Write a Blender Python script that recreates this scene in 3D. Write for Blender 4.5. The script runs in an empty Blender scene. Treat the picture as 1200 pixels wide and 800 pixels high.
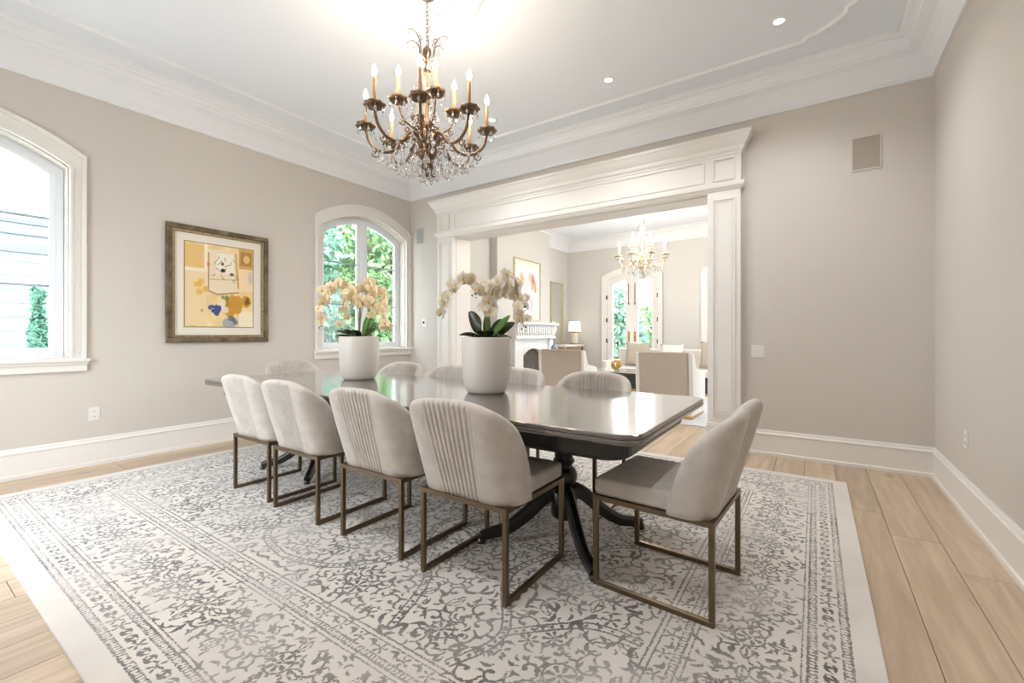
import bpy, bmesh, math, random
import numpy as np
from mathutils import Vector, Matrix, noise
random.seed(7)
C = bpy.context.scene.collection
SC = bpy.context.scene
PI = math.pi

# ------------------------------------------------------------------ camera
cam_d = bpy.data.cameras.new('camera'); cam = bpy.data.objects.new('camera', cam_d); C.objects.link(cam)
cam.location = (0, 0, 1.17); cam.rotation_euler = (PI/2, 0, math.radians(34.3))
cam_d.sensor_width = 36; cam_d.lens = 15.6; cam_d.shift_y = -9/1200
cam_d.clip_start = .05; cam_d.clip_end = 200
SC.camera = cam

# ------------------------------------------------------------------ world, light, exposure
w = bpy.data.worlds.new('overcast_sky'); SC.world = w; w.use_nodes = True
bg = w.node_tree.nodes['Background']; bg.inputs[0].default_value = (.86, .94, 1.0, 1); bg.inputs[1].default_value = 6.5
SC.view_settings.view_transform = 'Standard'; SC.view_settings.look = 'None'
SC.view_settings.gamma = 1; SC.view_settings.use_curve_mapping = False
SC.view_settings.exposure = 0.90
BULB_W = 1.3          # watts per candle bulb, dining chandelier
BULB2_W = 4.2        # watts per bulb, living room chandelier
SPOT_W = 34.0
def portal(loc, rot, sx, sy):
    l = bpy.data.lights.new('sky_portal', 'AREA'); l.shape = 'RECTANGLE'; l.size = sx; l.size_y = sy
    l.cycles.is_portal = True
    o = bpy.data.objects.new('sky_portal', l); C.objects.link(o); o.location = loc; o.rotation_euler = rot
portal((-5.60, .30, 1.90), (0, -PI/2, 0), 2.0, 1.5)
portal((-5.60, 4.105, 1.90), (0, -PI/2, 0), 2.0, 1.5)
portal((-3.80, -.85, 1.30), (PI/2, 0, PI), 1.2, 2.6)
portal((-3.56, 10.5, 1.4), (PI/2, 0, 0), 1.3, 2.6)
portal((1.12, 7.9, 1.7), (0, PI/2, 0), 1.7, 1.5)

# ------------------------------------------------------------------ helpers
def s2l(c):
    f = lambda v: (v/255/12.92 if v/255 <= .04045 else ((v/255+.055)/1.055)**2.4)
    return (f(c[0]), f(c[1]), f(c[2]), 1)
def mat(name, rgb, rough=.5, metal=0, bump=0, bscale=200, var=0, vscale=6, spec=None, trans=0, emis=None, estr=0, coat=0, sheen=0, stretch=None, sss=0):
    m = bpy.data.materials.new(name); m.use_nodes = True; nt = m.node_tree; p = nt.nodes['Principled BSDF']
    p.inputs['Base Color'].default_value = s2l(rgb); p.inputs['Roughness'].default_value = rough; p.inputs['Metallic'].default_value = metal
    if spec is not None: p.inputs['Specular IOR Level'].default_value = spec
    if trans: p.inputs['Transmission Weight'].default_value = trans
    if coat: p.inputs['Coat Weight'].default_value = coat; p.inputs['Coat Roughness'].default_value = .12; p.inputs['Coat IOR'].default_value = 1.5+.7*(coat >= 1)
    if sheen: p.inputs['Sheen Weight'].default_value = sheen; p.inputs['Sheen Roughness'].default_value = .4
    if sss:
        p.inputs['Subsurface Weight'].default_value = sss; p.inputs['Subsurface Scale'].default_value = .02
    if emis: p.inputs['Emission Color'].default_value = s2l(emis); p.inputs['Emission Strength'].default_value = estr
    if var or bump:
        tc = nt.nodes.new('ShaderNodeTexCoord'); mp = nt.nodes.new('ShaderNodeMapping')
        nt.links.new(tc.outputs['Object'], mp.inputs[0])
        if stretch: mp.inputs['Scale'].default_value = stretch
    if var:
        n = nt.nodes.new('ShaderNodeTexNoise'); n.inputs['Scale'].default_value = vscale; n.inputs['Detail'].default_value = 5
        nt.links.new(mp.outputs[0], n.inputs[0])
        r = nt.nodes.new('ShaderNodeValToRGB'); a = s2l(rgb)
        r.color_ramp.elements[0].position = .3; r.color_ramp.elements[1].position = .7
        r.color_ramp.elements[0].color = tuple(max(0, v*(1-var)) for v in a[:3])+(1,)
        r.color_ramp.elements[1].color = tuple(min(1, v*(1+var)) for v in a[:3])+(1,)
        nt.links.new(n.outputs[0], r.inputs[0]); nt.links.new(r.outputs[0], p.inputs['Base Color'])
    if bump:
        n = nt.nodes.new('ShaderNodeTexNoise'); n.inputs['Scale'].default_value = bscale; n.inputs['Detail'].default_value = 3
        nt.links.new(mp.outputs[0], n.inputs[0])
        b = nt.nodes.new('ShaderNodeBump'); b.inputs['Strength'].default_value = bump; b.inputs['Distance'].default_value = .005
        nt.links.new(n.outputs[0], b.inputs['Height']); nt.links.new(b.outputs[0], p.inputs['Normal'])
    return m
def oak(name, c1, c2):
    m = bpy.data.materials.new(name); m.use_nodes = True; nt = m.node_tree; p = nt.nodes['Principled BSDF']; N = nt.nodes.new; L = nt.links.new
    p.inputs['Roughness'].default_value = .36; p.inputs['Specular IOR Level'].default_value = .45
    tc = N('ShaderNodeTexCoord'); oi = N('ShaderNodeObjectInfo'); mp = N('ShaderNodeMapping'); mp.inputs['Scale'].default_value = (9, .7, 1)
    ad = N('ShaderNodeVectorMath'); ad.operation = 'ADD'; sc = N('ShaderNodeMath'); sc.operation = 'MULTIPLY'; sc.inputs[1].default_value = 40
    L(oi.outputs['Random'], sc.inputs[0]); L(tc.outputs['Object'], ad.inputs[0]); cx = N('ShaderNodeCombineXYZ'); L(sc.outputs[0], cx.inputs[0]); L(sc.outputs[0], cx.inputs[1]); L(cx.outputs[0], ad.inputs[1]); L(ad.outputs[0], mp.inputs[0])
    n = N('ShaderNodeTexNoise'); n.inputs['Scale'].default_value = 2.2; n.inputs['Detail'].default_value = 8; n.inputs['Distortion'].default_value = .6; L(mp.outputs[0], n.inputs[0])
    r = N('ShaderNodeValToRGB'); r.color_ramp.elements[0].position = .3; r.color_ramp.elements[1].position = .72
    r.color_ramp.elements[0].color = s2l(c1); r.color_ramp.elements[1].color = s2l(c2); L(n.outputs[0], r.inputs[0])
    # knots
    m2 = N('ShaderNodeMapping'); m2.inputs['Scale'].default_value = (3.0, 1.3, 1); L(ad.outputs[0], m2.inputs[0])
    v = N('ShaderNodeTexVoronoi'); v.inputs['Scale'].default_value = 1.0; L(m2.outputs[0], v.inputs[0])
    vr = N('ShaderNodeValToRGB'); vr.color_ramp.elements[0].position = .02; vr.color_ramp.elements[0].color = (.5, .46, .4, 1); vr.color_ramp.elements[1].position = .12; vr.color_ramp.elements[1].color = (1, 1, 1, 1)
    L(v.outputs['Distance'], vr.inputs[0])
    mx = N('ShaderNodeMix'); mx.data_type = 'RGBA'; mx.blend_type = 'MULTIPLY'; mx.inputs[0].default_value = .8; L(r.outputs[0], mx.inputs[6]); L(vr.outputs[0], mx.inputs[7])
    hs = N('ShaderNodeHueSaturation'); mr = N('ShaderNodeMapRange'); mr.inputs[3].default_value = .86; mr.inputs[4].default_value = 1.1; L(oi.outputs['Random'], mr.inputs[0]); L(mr.outputs[0], hs.inputs['Value']); L(mx.outputs[2], hs.inputs['Color']); L(hs.outputs[0], p.inputs['Base Color'])
    b = N('ShaderNodeBump'); b.inputs['Strength'].default_value = .08; b.inputs['Distance'].default_value = .003; L(n.outputs[0], b.inputs['Height']); L(b.outputs[0], p.inputs['Normal'])
    return m
def glass_pane(name):
    m = bpy.data.materials.new(name); m.use_nodes = True; nt = m.node_tree; nt.nodes.remove(nt.nodes['Principled BSDF']); N = nt.nodes.new; L = nt.links.new
    t = N('ShaderNodeBsdfTransparent'); t.inputs[0].default_value = (.97, .99, .98, 1); g = N('ShaderNodeBsdfGlossy'); g.inputs['Roughness'].default_value = .01
    f = N('ShaderNodeFresnel'); f.inputs[0].default_value = 1.35; x = N('ShaderNodeMixShader'); L(f.outputs[0], x.inputs[0]); L(t.outputs[0], x.inputs[1]); L(g.outputs[0], x.inputs[2])
    L(x.outputs[0], nt.nodes['Material Output'].inputs[0]); return m
def petal_mat(name, rgb):
    m = bpy.data.materials.new(name); m.use_nodes = True; nt = m.node_tree; nt.nodes.remove(nt.nodes['Principled BSDF']); N = nt.nodes.new; L = nt.links.new
    d = N('ShaderNodeBsdfDiffuse'); t = N('ShaderNodeBsdfTranslucent'); x = N('ShaderNodeMixShader'); x.inputs[0].default_value = .4
    n = N('ShaderNodeTexNoise'); n.inputs['Scale'].default_value = 30; tc = N('ShaderNodeTexCoord'); L(tc.outputs['Object'], n.inputs[0])
    r = N('ShaderNodeValToRGB'); a = s2l(rgb); r.color_ramp.elements[0].position = .3; r.color_ramp.elements[0].color = (a[0]*.85, a[1]*.8, a[2]*.7, 1); r.color_ramp.elements[1].color = a; r.color_ramp.elements[1].position = .6
    L(n.outputs[0], r.inputs[0]); L(r.outputs[0], d.inputs[0]); L(r.outputs[0], t.inputs[0])
    L(d.outputs[0], x.inputs[1]); L(t.outputs[0], x.inputs[2]); L(x.outputs[0], nt.nodes['Material Output'].inputs[0]); return m

M = dict(
 wall=mat('wall_paint', (213, 206, 198), .85, bump=.02, bscale=300),
 trim=mat('trim_paint', (238, 234, 229), .38),
 ceil=mat('ceiling_paint', (238, 242, 249), .8),
 plaster=mat('ceiling_plaster', (240, 241, 244), .7),
 white=mat('white_wall_living', (214, 211, 206), .8),
 sash=mat('window_sash_paint', (236, 240, 244), .35),
 lead=mat('window_bar_grey', (170, 182, 190), .4),
 glass=glass_pane('window_glass'),
 fabric=mat('beige_velvet', (196, 188, 180), .82, bump=.12, bscale=900, var=.10, vscale=14, sheen=.35),
 bronze=mat('brushed_bronze', (112, 96, 76), .38, .85, var=.08, vscale=40),
 wood=mat('espresso_wood', (62, 50, 46), .16, var=.15, vscale=5, stretch=(1, 12, 1), coat=1, spec=.9),
 woodleg=mat('black_wood', (17, 14, 13), .28, coat=.25, var=.1),
 pot=mat('matte_white_ceramic', (216, 209, 201), .4, bump=.05, bscale=60),
 soil=mat('dark_moss', (58, 50, 38), .95, bump=.8, bscale=60, var=.5, vscale=60),
 leaf=mat('orchid_leaf', (44, 58, 30), .35, var=.3, vscale=20, coat=.3),
 leafb=mat('orchid_leaf_light', (92, 128, 52), .4, var=.25, vscale=20),
 stem=mat('orchid_stem', (120, 128, 70), .5, var=.2, vscale=40),
 petal=petal_mat('white_petal', (246, 240, 228)),
 petaly=petal_mat('cream_yellow_petal', (254, 240, 212)),
 lip=mat('orchid_lip', (220, 180, 90), .5, var=.2, vscale=60),
 antique=mat('antique_brass', (122, 98, 76), .36, .8, var=.3, vscale=60, bump=.2, bscale=120),
 champagne=mat('champagne_sleeve', (226, 186, 140), .5, .15, var=.08, vscale=50),
 bulb=mat('lit_bulb', (255, 240, 215), .4, emis=(255, 226, 180), estr=40),
 lampw=mat('lit_diffuser', (255, 250, 240), .4, emis=(255, 244, 226), estr=6),
 crystal=mat('cut_crystal', (250, 250, 252), .03, trans=.85, coat=.3),
 steel=mat('aged_chain', (150, 142, 132), .35, .8, var=.15, vscale=80),
 gold=mat('polished_gold', (206, 164, 92), .22, 1, var=.1, vscale=40),
 frame=mat('distressed_frame', (112, 98, 76), .5, .3, var=.55, vscale=9, stretch=(1, 1, 1), bump=.5, bscale=50),
 framein=mat('frame_inner_bead', (150, 132, 100), .4, .4, var=.3, vscale=30),
 matboard=mat('mat_board', (236, 228, 216), .8),
 plate=mat('switch_plate', (236, 232, 228), .35),
 dark=mat('dark_insert', (40, 42, 46), .4),
 grille=mat('speaker_grille', (176, 166, 154), .7, bump=.5, bscale=500),
 grille2=mat('vent_grille', (170, 170, 168), .6, bump=.4, bscale=400),
 tan=mat('tan_linen', (190, 178, 164), .9, bump=.05, bscale=600, var=.02, vscale=30),
 cream=mat('cream_upholstery', (232, 228, 222), .9, bump=.04, bscale=500),
 charcoal=mat('charcoal_velvet', (78, 76, 78), .7, bump=.1, bscale=500),
 stone=mat('white_stone', (232, 230, 228), .5, var=.05, vscale=12),
 ctop=mat('coffee_top_glass', (196, 198, 196), .08, coat=.5),
 palegold=mat('pale_gilt', (206, 194, 166), .35, .5, var=.1, vscale=30),
 soot=mat('firebox_soot', (92, 84, 76), .9, var=.3, vscale=10),
 log=mat('fire_log', (120, 84, 56), .8, var=.4, vscale=20),
 mirror=mat('mirror_glass', (235, 238, 236), .03, 1),
 shade=mat('white_lamp_shade', (250, 248, 242), .8, emis=(255, 240, 215), estr=.5),
 bluegl=mat('blue_grey_glass', (150, 170, 190), .1, trans=.5, coat=.4),
 livrug=mat('pale_living_rug', (222, 222, 224), .95, var=.1, vscale=8, bump=.3, bscale=200),
 grass=mat('pale_paving', (196, 196, 192), .9, var=.12, vscale=3),
 tree=mat('tree_leaf', (116, 152, 130), .7, var=.35, vscale=2),
 tree2=mat('conifer_needle', (100, 146, 126), .7, var=.3, vscale=3),
 tree3=mat('pale_tree_leaf', (134, 164, 116), .7, var=.3, vscale=2),
 bark=mat('bark', (110, 92, 76), .9, var=.3, vscale=8),
 siding=mat('pale_grey_siding', (150, 155, 160), .6),
 slate=mat('grey_trim', (104, 114, 122), .7),
 plinth=mat('subfloor', (110, 92, 74), .9),
)
M['oak'] = oak('pale_oak', (182, 158, 132), (212, 190, 164))

def mesh_obj(name, bm, material, parent=None, smooth=False, loc=None, bevel=0, seg=2):
    bmesh.ops.recalc_face_normals(bm, faces=bm.faces[:])
    me = bpy.data.meshes.new(name); bm.to_mesh(me); bm.free()
    mats = material if isinstance(material, (list, tuple)) else [material]
    for m_ in mats: me.materials.append(m_)
    if smooth:
        me.polygons.foreach_set('use_smooth', [True]*len(me.polygons))
    o = bpy.data.objects.new(name, me); C.objects.link(o)
    if parent: o.parent = parent
    if loc: o.location = loc
    if bevel:
        b = o.modifiers.new('bevel', 'BEVEL'); b.width = bevel; b.segments = seg; b.limit_method = 'ANGLE'
        if smooth is False and seg > 1:
            me.polygons.foreach_set('use_smooth', [True]*len(me.polygons)); b.harden_normals = True
    return o
def tag(o, label=None, cat=None, group=None, kind=None):
    if label: o['label'] = label
    if cat: o['category'] = cat
    if group: o['group'] = group
    if kind: o['kind'] = kind
    return o
def thing(name, label, cat, loc=(0, 0, 0), rz=0, group=None):
    o = bpy.data.objects.new(name, None); o.empty_display_size = .1; C.objects.link(o); o.location = loc; o.rotation_euler = (0, 0, rz)
    return tag(o, label, cat, group)
def sroot(name, loc=(0, 0, 0)):
    o = bpy.data.objects.new(name, None); o.empty_display_size = .1; C.objects.link(o); o.location = loc; o['kind'] = 'structure'; return o
def struct(name, bm, m, **k): o = mesh_obj(name, bm, m, **k); o['kind'] = 'structure'; return o
def kids(o): return [c for c in o.children]
def copy_tree(o, parent=None):
    c = o.copy(); C.objects.link(c); c.parent = parent
    for ch in list(o.children): copy_tree(ch, c)
    return c
def box(bm, x0, x1, y0, y1, z0, z1):
    v = [bm.verts.new(p) for p in ((x0,y0,z0),(x1,y0,z0),(x1,y1,z0),(x0,y1,z0),(x0,y0,z1),(x1,y0,z1),(x1,y1,z1),(x0,y1,z1))]
    for f in ((0,1,2,3),(4,5,6,7),(0,1,5,4),(1,2,6,5),(2,3,7,6),(3,0,4,7)): bm.faces.new([v[i] for i in f])
def bx(*a):
    bm = bmesh.new(); box(bm, *a); return bm
def prism(bm, pts, vec):
    vec = Vector(vec); a = [bm.verts.new(p) for p in pts]; b = [bm.verts.new(Vector(p)+vec) for p in pts]; n = len(pts)
    bm.faces.new(a); bm.faces.new(b[::-1])
    for i in range(n): bm.faces.new((a[i], a[(i+1) % n], b[(i+1) % n], b[i]))
def tube(bm, pts, r, seg=8, closed=False, caps=True):
    pts = [Vector(p) for p in pts]; n = len(pts); rs = r if isinstance(r, (list, tuple)) else [r]*n
    rings = []; up = None
    for i, p in enumerate(pts):
        if closed: t = pts[(i+1) % n]-pts[i-1]
        else: t = pts[min(i+1, n-1)]-pts[max(i-1, 0)]
        t.normalize()
        if up is None: up = t.orthogonal().normalized()
        else:
            up = (up - t*up.dot(t))
            up = up.normalized() if up.length > 1e-6 else t.orthogonal().normalized()
        s = t.cross(up)
        rings.append([bm.verts.new(p+(up*math.cos(2*PI*k/seg)+s*math.sin(2*PI*k/seg))*rs[i]) for k in range(seg)])
    for i in range(n if closed else n-1):
        a, b = rings[i], rings[(i+1) % n]
        for k in range(seg): bm.faces.new((a[k], a[(k+1) % seg], b[(k+1) % seg], b[k]))
    if not closed and caps: bm.faces.new(rings[0][::-1]); bm.faces.new(rings[-1])
def lathe(bm, prof, cx=0, cy=0, seg=24, mod=None):
    rings = []
    for r, z in prof:
        if r < 1e-5: rings.append([bm.verts.new((cx, cy, z))]); continue
        rings.append([bm.verts.new((cx+r*(mod(k/seg) if mod else 1)*math.cos(2*PI*k/seg), cy+r*(mod(k/seg) if mod else 1)*math.sin(2*PI*k/seg), z)) for k in range(seg)])
    for a, b in zip(rings, rings[1:]):
        if len(a) == 1 and len(b) == 1: continue
        for k in range(seg):
            if len(a) == 1: bm.faces.new((a[0], b[(k+1) % seg], b[k]))
            elif len(b) == 1: bm.faces.new((a[k], a[(k+1) % seg], b[0]))
            else: bm.faces.new((a[k], a[(k+1) % seg], b[(k+1) % seg], b[k]))
def smoothpath(pts, n=6):
    P = [Vector(p) for p in pts]; out = []
    for i in range(len(P)-1):
        p0 = P[max(i-1, 0)]; p1 = P[i]; p2 = P[i+1]; p3 = P[min(i+2, len(P)-1)]
        for k in range(n):
            t = k/n; out.append(.5*((2*p1)+(p2-p0)*t+(2*p0-5*p1+4*p2-p3)*t*t+(3*p1-p0-3*p2+p3)*t**3))
    out.append(P[-1]); return out
def ring_sweep(bm, prof, x0, x1, y0, y1):
    """mitred sweep of (inset, z) around the inside of a rectangle"""
    rings = [[bm.verts.new((x0+o, y0+o, z)), bm.verts.new((x1-o, y0+o, z)), bm.verts.new((x1-o, y1-o, z)), bm.verts.new((x0+o, y1-o, z))] for o, z in prof]
    for a, b in zip(rings, rings[1:]):
        for i in range(4): bm.faces.new((a[i], a[(i+1) % 4], b[(i+1) % 4], b[i]))

# ------------------------------------------------------------------ room shell
XL, XR, YB, YN, ZC = -5.32, .81, 4.93, -.55, 3.60     # dining room
LXL, LXR, LY0, LY1, LZ = -5.25, .85, 5.23, 10.20, 3.50  # living room beyond
NX1 = -3.22                                            # right side of the added light opening behind the camera
OX0, OX1, OZ = -4.36, -.90, 2.59                      # wide opening
def arch_z(dy, half, spring, apex): return apex-(apex-spring)*(dy/half)**2
WH, WS, WA, WB = .70, 2.60, 2.83, .97                  # window opening: half width, spring, apex, bottom
def arched_wall(x0, x1, y0, y1, z0, z1, centres, half=WH, spring=WS, apex=WA, bot=WB, n=16):
    """wall slab normal to X with arched openings"""
    bm = bmesh.new(); y = y0; vec = (x1-x0, 0, 0)
    for c in sorted(centres):
        prism(bm, [(x0,y,z0),(x0,c-half,z0),(x0,c-half,z1),(x0,y,z1)], vec)
        prism(bm, [(x0,c-half,z0),(x0,c+half,z0),(x0,c+half,bot),(x0,c-half,bot)], vec)
        for i in range(n):
            a = -half+2*half*i/n; b = -half+2*half*(i+1)/n
            prism(bm, [(x0,c+a,arch_z(a,half,spring,apex)),(x0,c+b,arch_z(b,half,spring,apex)),(x0,c+b,z1),(x0,c+a,z1)], vec)
        y = c+half
    prism(bm, [(x0,y,z0),(x0,y1,z0),(x0,y1,z1),(x0,y,z1)], vec)
    return bm
W1, W2 = .30, 4.105
struct('wall_left', arched_wall(XL-.28, XL, YN, YB, -.1, 3.7, [W1, W2]), M['wall'])
struct('wall_right', bx(XR, XR+.25, YN, YB+.3, -.1, 3.7), M['wall'])
bm = bmesh.new()
box(bm, XL-.28, OX0, YB, LY0, -.1, 3.7); box(bm, OX1, XR, YB, LY0, -.1, 3.7); box(bm, OX0, OX1, YB, LY0, OZ, 3.7)
struct('wall_back', bm, M['wall'])
bm = bmesh.new()   # wall behind the camera, with an opening added to let sky light in
box(bm, XL-.28, OX0-.02, YN-.25, YN, -.1, 3.7); box(bm, NX1, XR+.25, YN-.25, YN, -.1, 3.7); box(bm, OX0-.02, NX1, YN-.25, YN, 2.6, 3.7)
struct('wall_near', bm, M['wall'])
bm = bx(XL, XR, YN, YB, ZC, ZC+.15); struct('ceiling', bm, M['ceil'])

# crown, stepped ceiling band
bm = bmesh.new()
ring_sweep(bm, [(0,3.27),(.022,3.27),(.026,3.285),(.022,3.30),(.03,3.315),(.045,3.34),(.07,3.39),(.11,3.44),(.15,3.46),(.165,3.465),(.165,3.49),(.175,3.495),(.18,3.51),(.185,3.535),(.205,3.55),(.205,3.565),(.235,3.575),(.25,3.59),(.27,3.59),(.27,3.602)], XL, XR, YN, YB)
o = struct('trim_1', bm, M['plaster'])
# thin ceiling moulding with clipped corners
def flat_path_sweep(bm, path, prof):
    n = len(path); rings = []
    for i in range(n):
        p = Vector(path[i]); d0 = (p-Vector(path[i-1])).normalized(); d1 = (Vector(path[(i+1) % n])-p).normalized()
        n0 = Vector((-d0.y, d0.x)); n1 = Vector((-d1.y, d1.x)); m_ = (n0+n1).normalized(); k = 1/max(.4, m_.dot(n0))
        rings.append([bm.verts.new((p.x+m_.x*o_*k, p.y+m_.y*o_*k, z)) for o_, z in prof])
    for i in range(n):
        a, b = rings[i], rings[(i+1) % n]
        for j in range(len(prof)-1): bm.faces.new((a[j], a[j+1], b[j+1], b[j]))
g = .55; ax0, ax1, ay0, ay1 = XL+g, XR-g, YN+g, YB-g+.03
def corner(cx, cy, sx, sy):
    pts = [(cx-sx*.34, cy), (cx-sx*.31, cy-sy*.05), (cx-sx*.24, cy-sy*.07), (cx-sx*.13, cy-sy*.15), (cx-sx*.06, cy-sy*.23), (cx-sx*.05, cy-sy*.30), (cx, cy-sy*.34)]
    return pts
path = corner(ax1, ay0, 1, -1) + corner(ax1, ay1, 1, 1)[::-1] + corner(ax0, ay1, -1, 1) + corner(ax0, ay0, -1, -1)[::-1]
bm = bmesh.new(); flat_path_sweep(bm, path, [(-.022, ZC), (-.019, ZC-.010), (-.010, ZC-.012), (-.006, ZC-.020), (.005, ZC-.020), (.011, ZC-.010), (.019, ZC-.008), (.022, ZC)])
struct('trim_2', bm, M['plaster'])
# medallion
bm = bmesh.new()
lathe(bm, [(.40, ZC), (.40, ZC-.018), (.375, ZC-.026), (.36, ZC-.014), (.33, ZC-.012), (.30, ZC-.03), (.27, ZC-.034), (.25, ZC-.014), (.16, ZC-.016), (.13, ZC-.04), (.09, ZC-.05), (.0, ZC-.05)], 0, 0, 64, lambda t: 1+.018*math.cos(t*2*PI*16))
for k in range(16):
    a = 2*PI*k/16; c = Vector((math.cos(a), math.sin(a), 0)); s = Vector((-c.y, c.x, 0))
    tube(bm, smoothpath([c*.15+s*0+Vector((0,0,ZC-.02)), c*.20+s*.03+Vector((0,0,ZC-.03)), c*.25+Vector((0,0,ZC-.03)), c*.21-s*.025+Vector((0,0,ZC-.03))], 4), .009, 6)
md = mesh_obj('trim_3', bm, M['plaster'], smooth=True, loc=(-2.25, 2.24, 0)); md['kind'] = 'structure'

# baseboards
BPROF = [(0, 0), (.028, 0), (.028, .028), (.018, .036), (.018, .195), (.024, .20), (.024, .21), (.014, .222), (.014, .23), (.008, .245), (0, .245)]
def baseboard(name, a, b, nrm, z=0):
    bm = bmesh.new(); a = Vector((*a, z)); b = Vector((*b, z)); nv = Vector((*nrm, 0))
    prism(bm, [a+nv*o_+Vector((0, 0, zz)) for o_, zz in BPROF], b-a)
    struct(name, bm, M['trim'])
baseboard('baseboard_left', (XL, YN), (XL, YB), (1, 0))
baseboard('baseboard_right', (XR, YN), (XR, YB), (-1, 0))
baseboard('baseboard_back', (-.60, YB), (XR, YB), (0, -1))
baseboard('baseboard_back.001', (XL, YB), (-4.66, YB), (0, -1))
baseboard('baseboard_near', (NX1, YN), (XR, YN), (0, 1))
baseboard('baseboard_living', (LXL, LY1), (-4.30, LY1), (0, -1))
baseboard('baseboard_living.001', (-2.82, LY1), (-2.03, LY1), (0, -1))
baseboard('baseboard_living.002', (LXL, LY0), (LXL, 6.94), (1, 0))

# floor with separate oak boards
fl = struct('floor', bx(XL-.28, LXR+.2, YN-.25, LY1+.1, -.16, -.0145), M['plinth'])
PW = .22; edges = []; x = XR-.005
cols = []
k = 0
while x > XL-.0:
    cols.append((max(x-PW, XL), x)); x -= PW
joint0 = {0: 3.03, 1: 3.39, 2: 3.75}
for ci, (xa, xb) in enumerate(cols):
    j = joint0.get(ci, 3.0+((ci*.83) % 2.1)); ys = [j]
    while ys[0] > YN: ys.insert(0, ys[0]-random.uniform(1.7, 2.3))
    while ys[-1] < LY1: ys.append(ys[-1]+random.uniform(1.7, 2.3))
    ys = [max(YN, min(LY1, y)) for y in ys]
    for ya, yb in zip(ys, ys[1:]):
        if yb-ya < .05: continue
        g = .0012; e = .002; h = -.0145; L_ = (yb-ya)/2; W_ = (xb-xa)/2
        bm = bmesh.new()
        lo = [bm.verts.new(p) for p in ((-W_+g,-L_+g,h),(W_-g,-L_+g,h),(W_-g,L_-g,h),(-W_+g,L_-g,h))]
        mi = [bm.verts.new((v.co.x, v.co.y, -e)) for v in lo]
        hi = [bm.verts.new((v.co.x-math.copysign(e, v.co.x), v.co.y-math.copysign(e, v.co.y), 0)) for v in lo]
        bm.faces.new(hi)
        for i in range(4):
            bm.faces.new((lo[i], lo[(i+1) % 4], mi[(i+1) % 4], mi[i])); bm.faces.new((mi[i], mi[(i+1) % 4], hi[(i+1) % 4], hi[i]))
        o = mesh_obj('floor_board', bm, M['oak'], fl, loc=((xa+xb)/2, (ya+yb)/2, 0))

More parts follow.
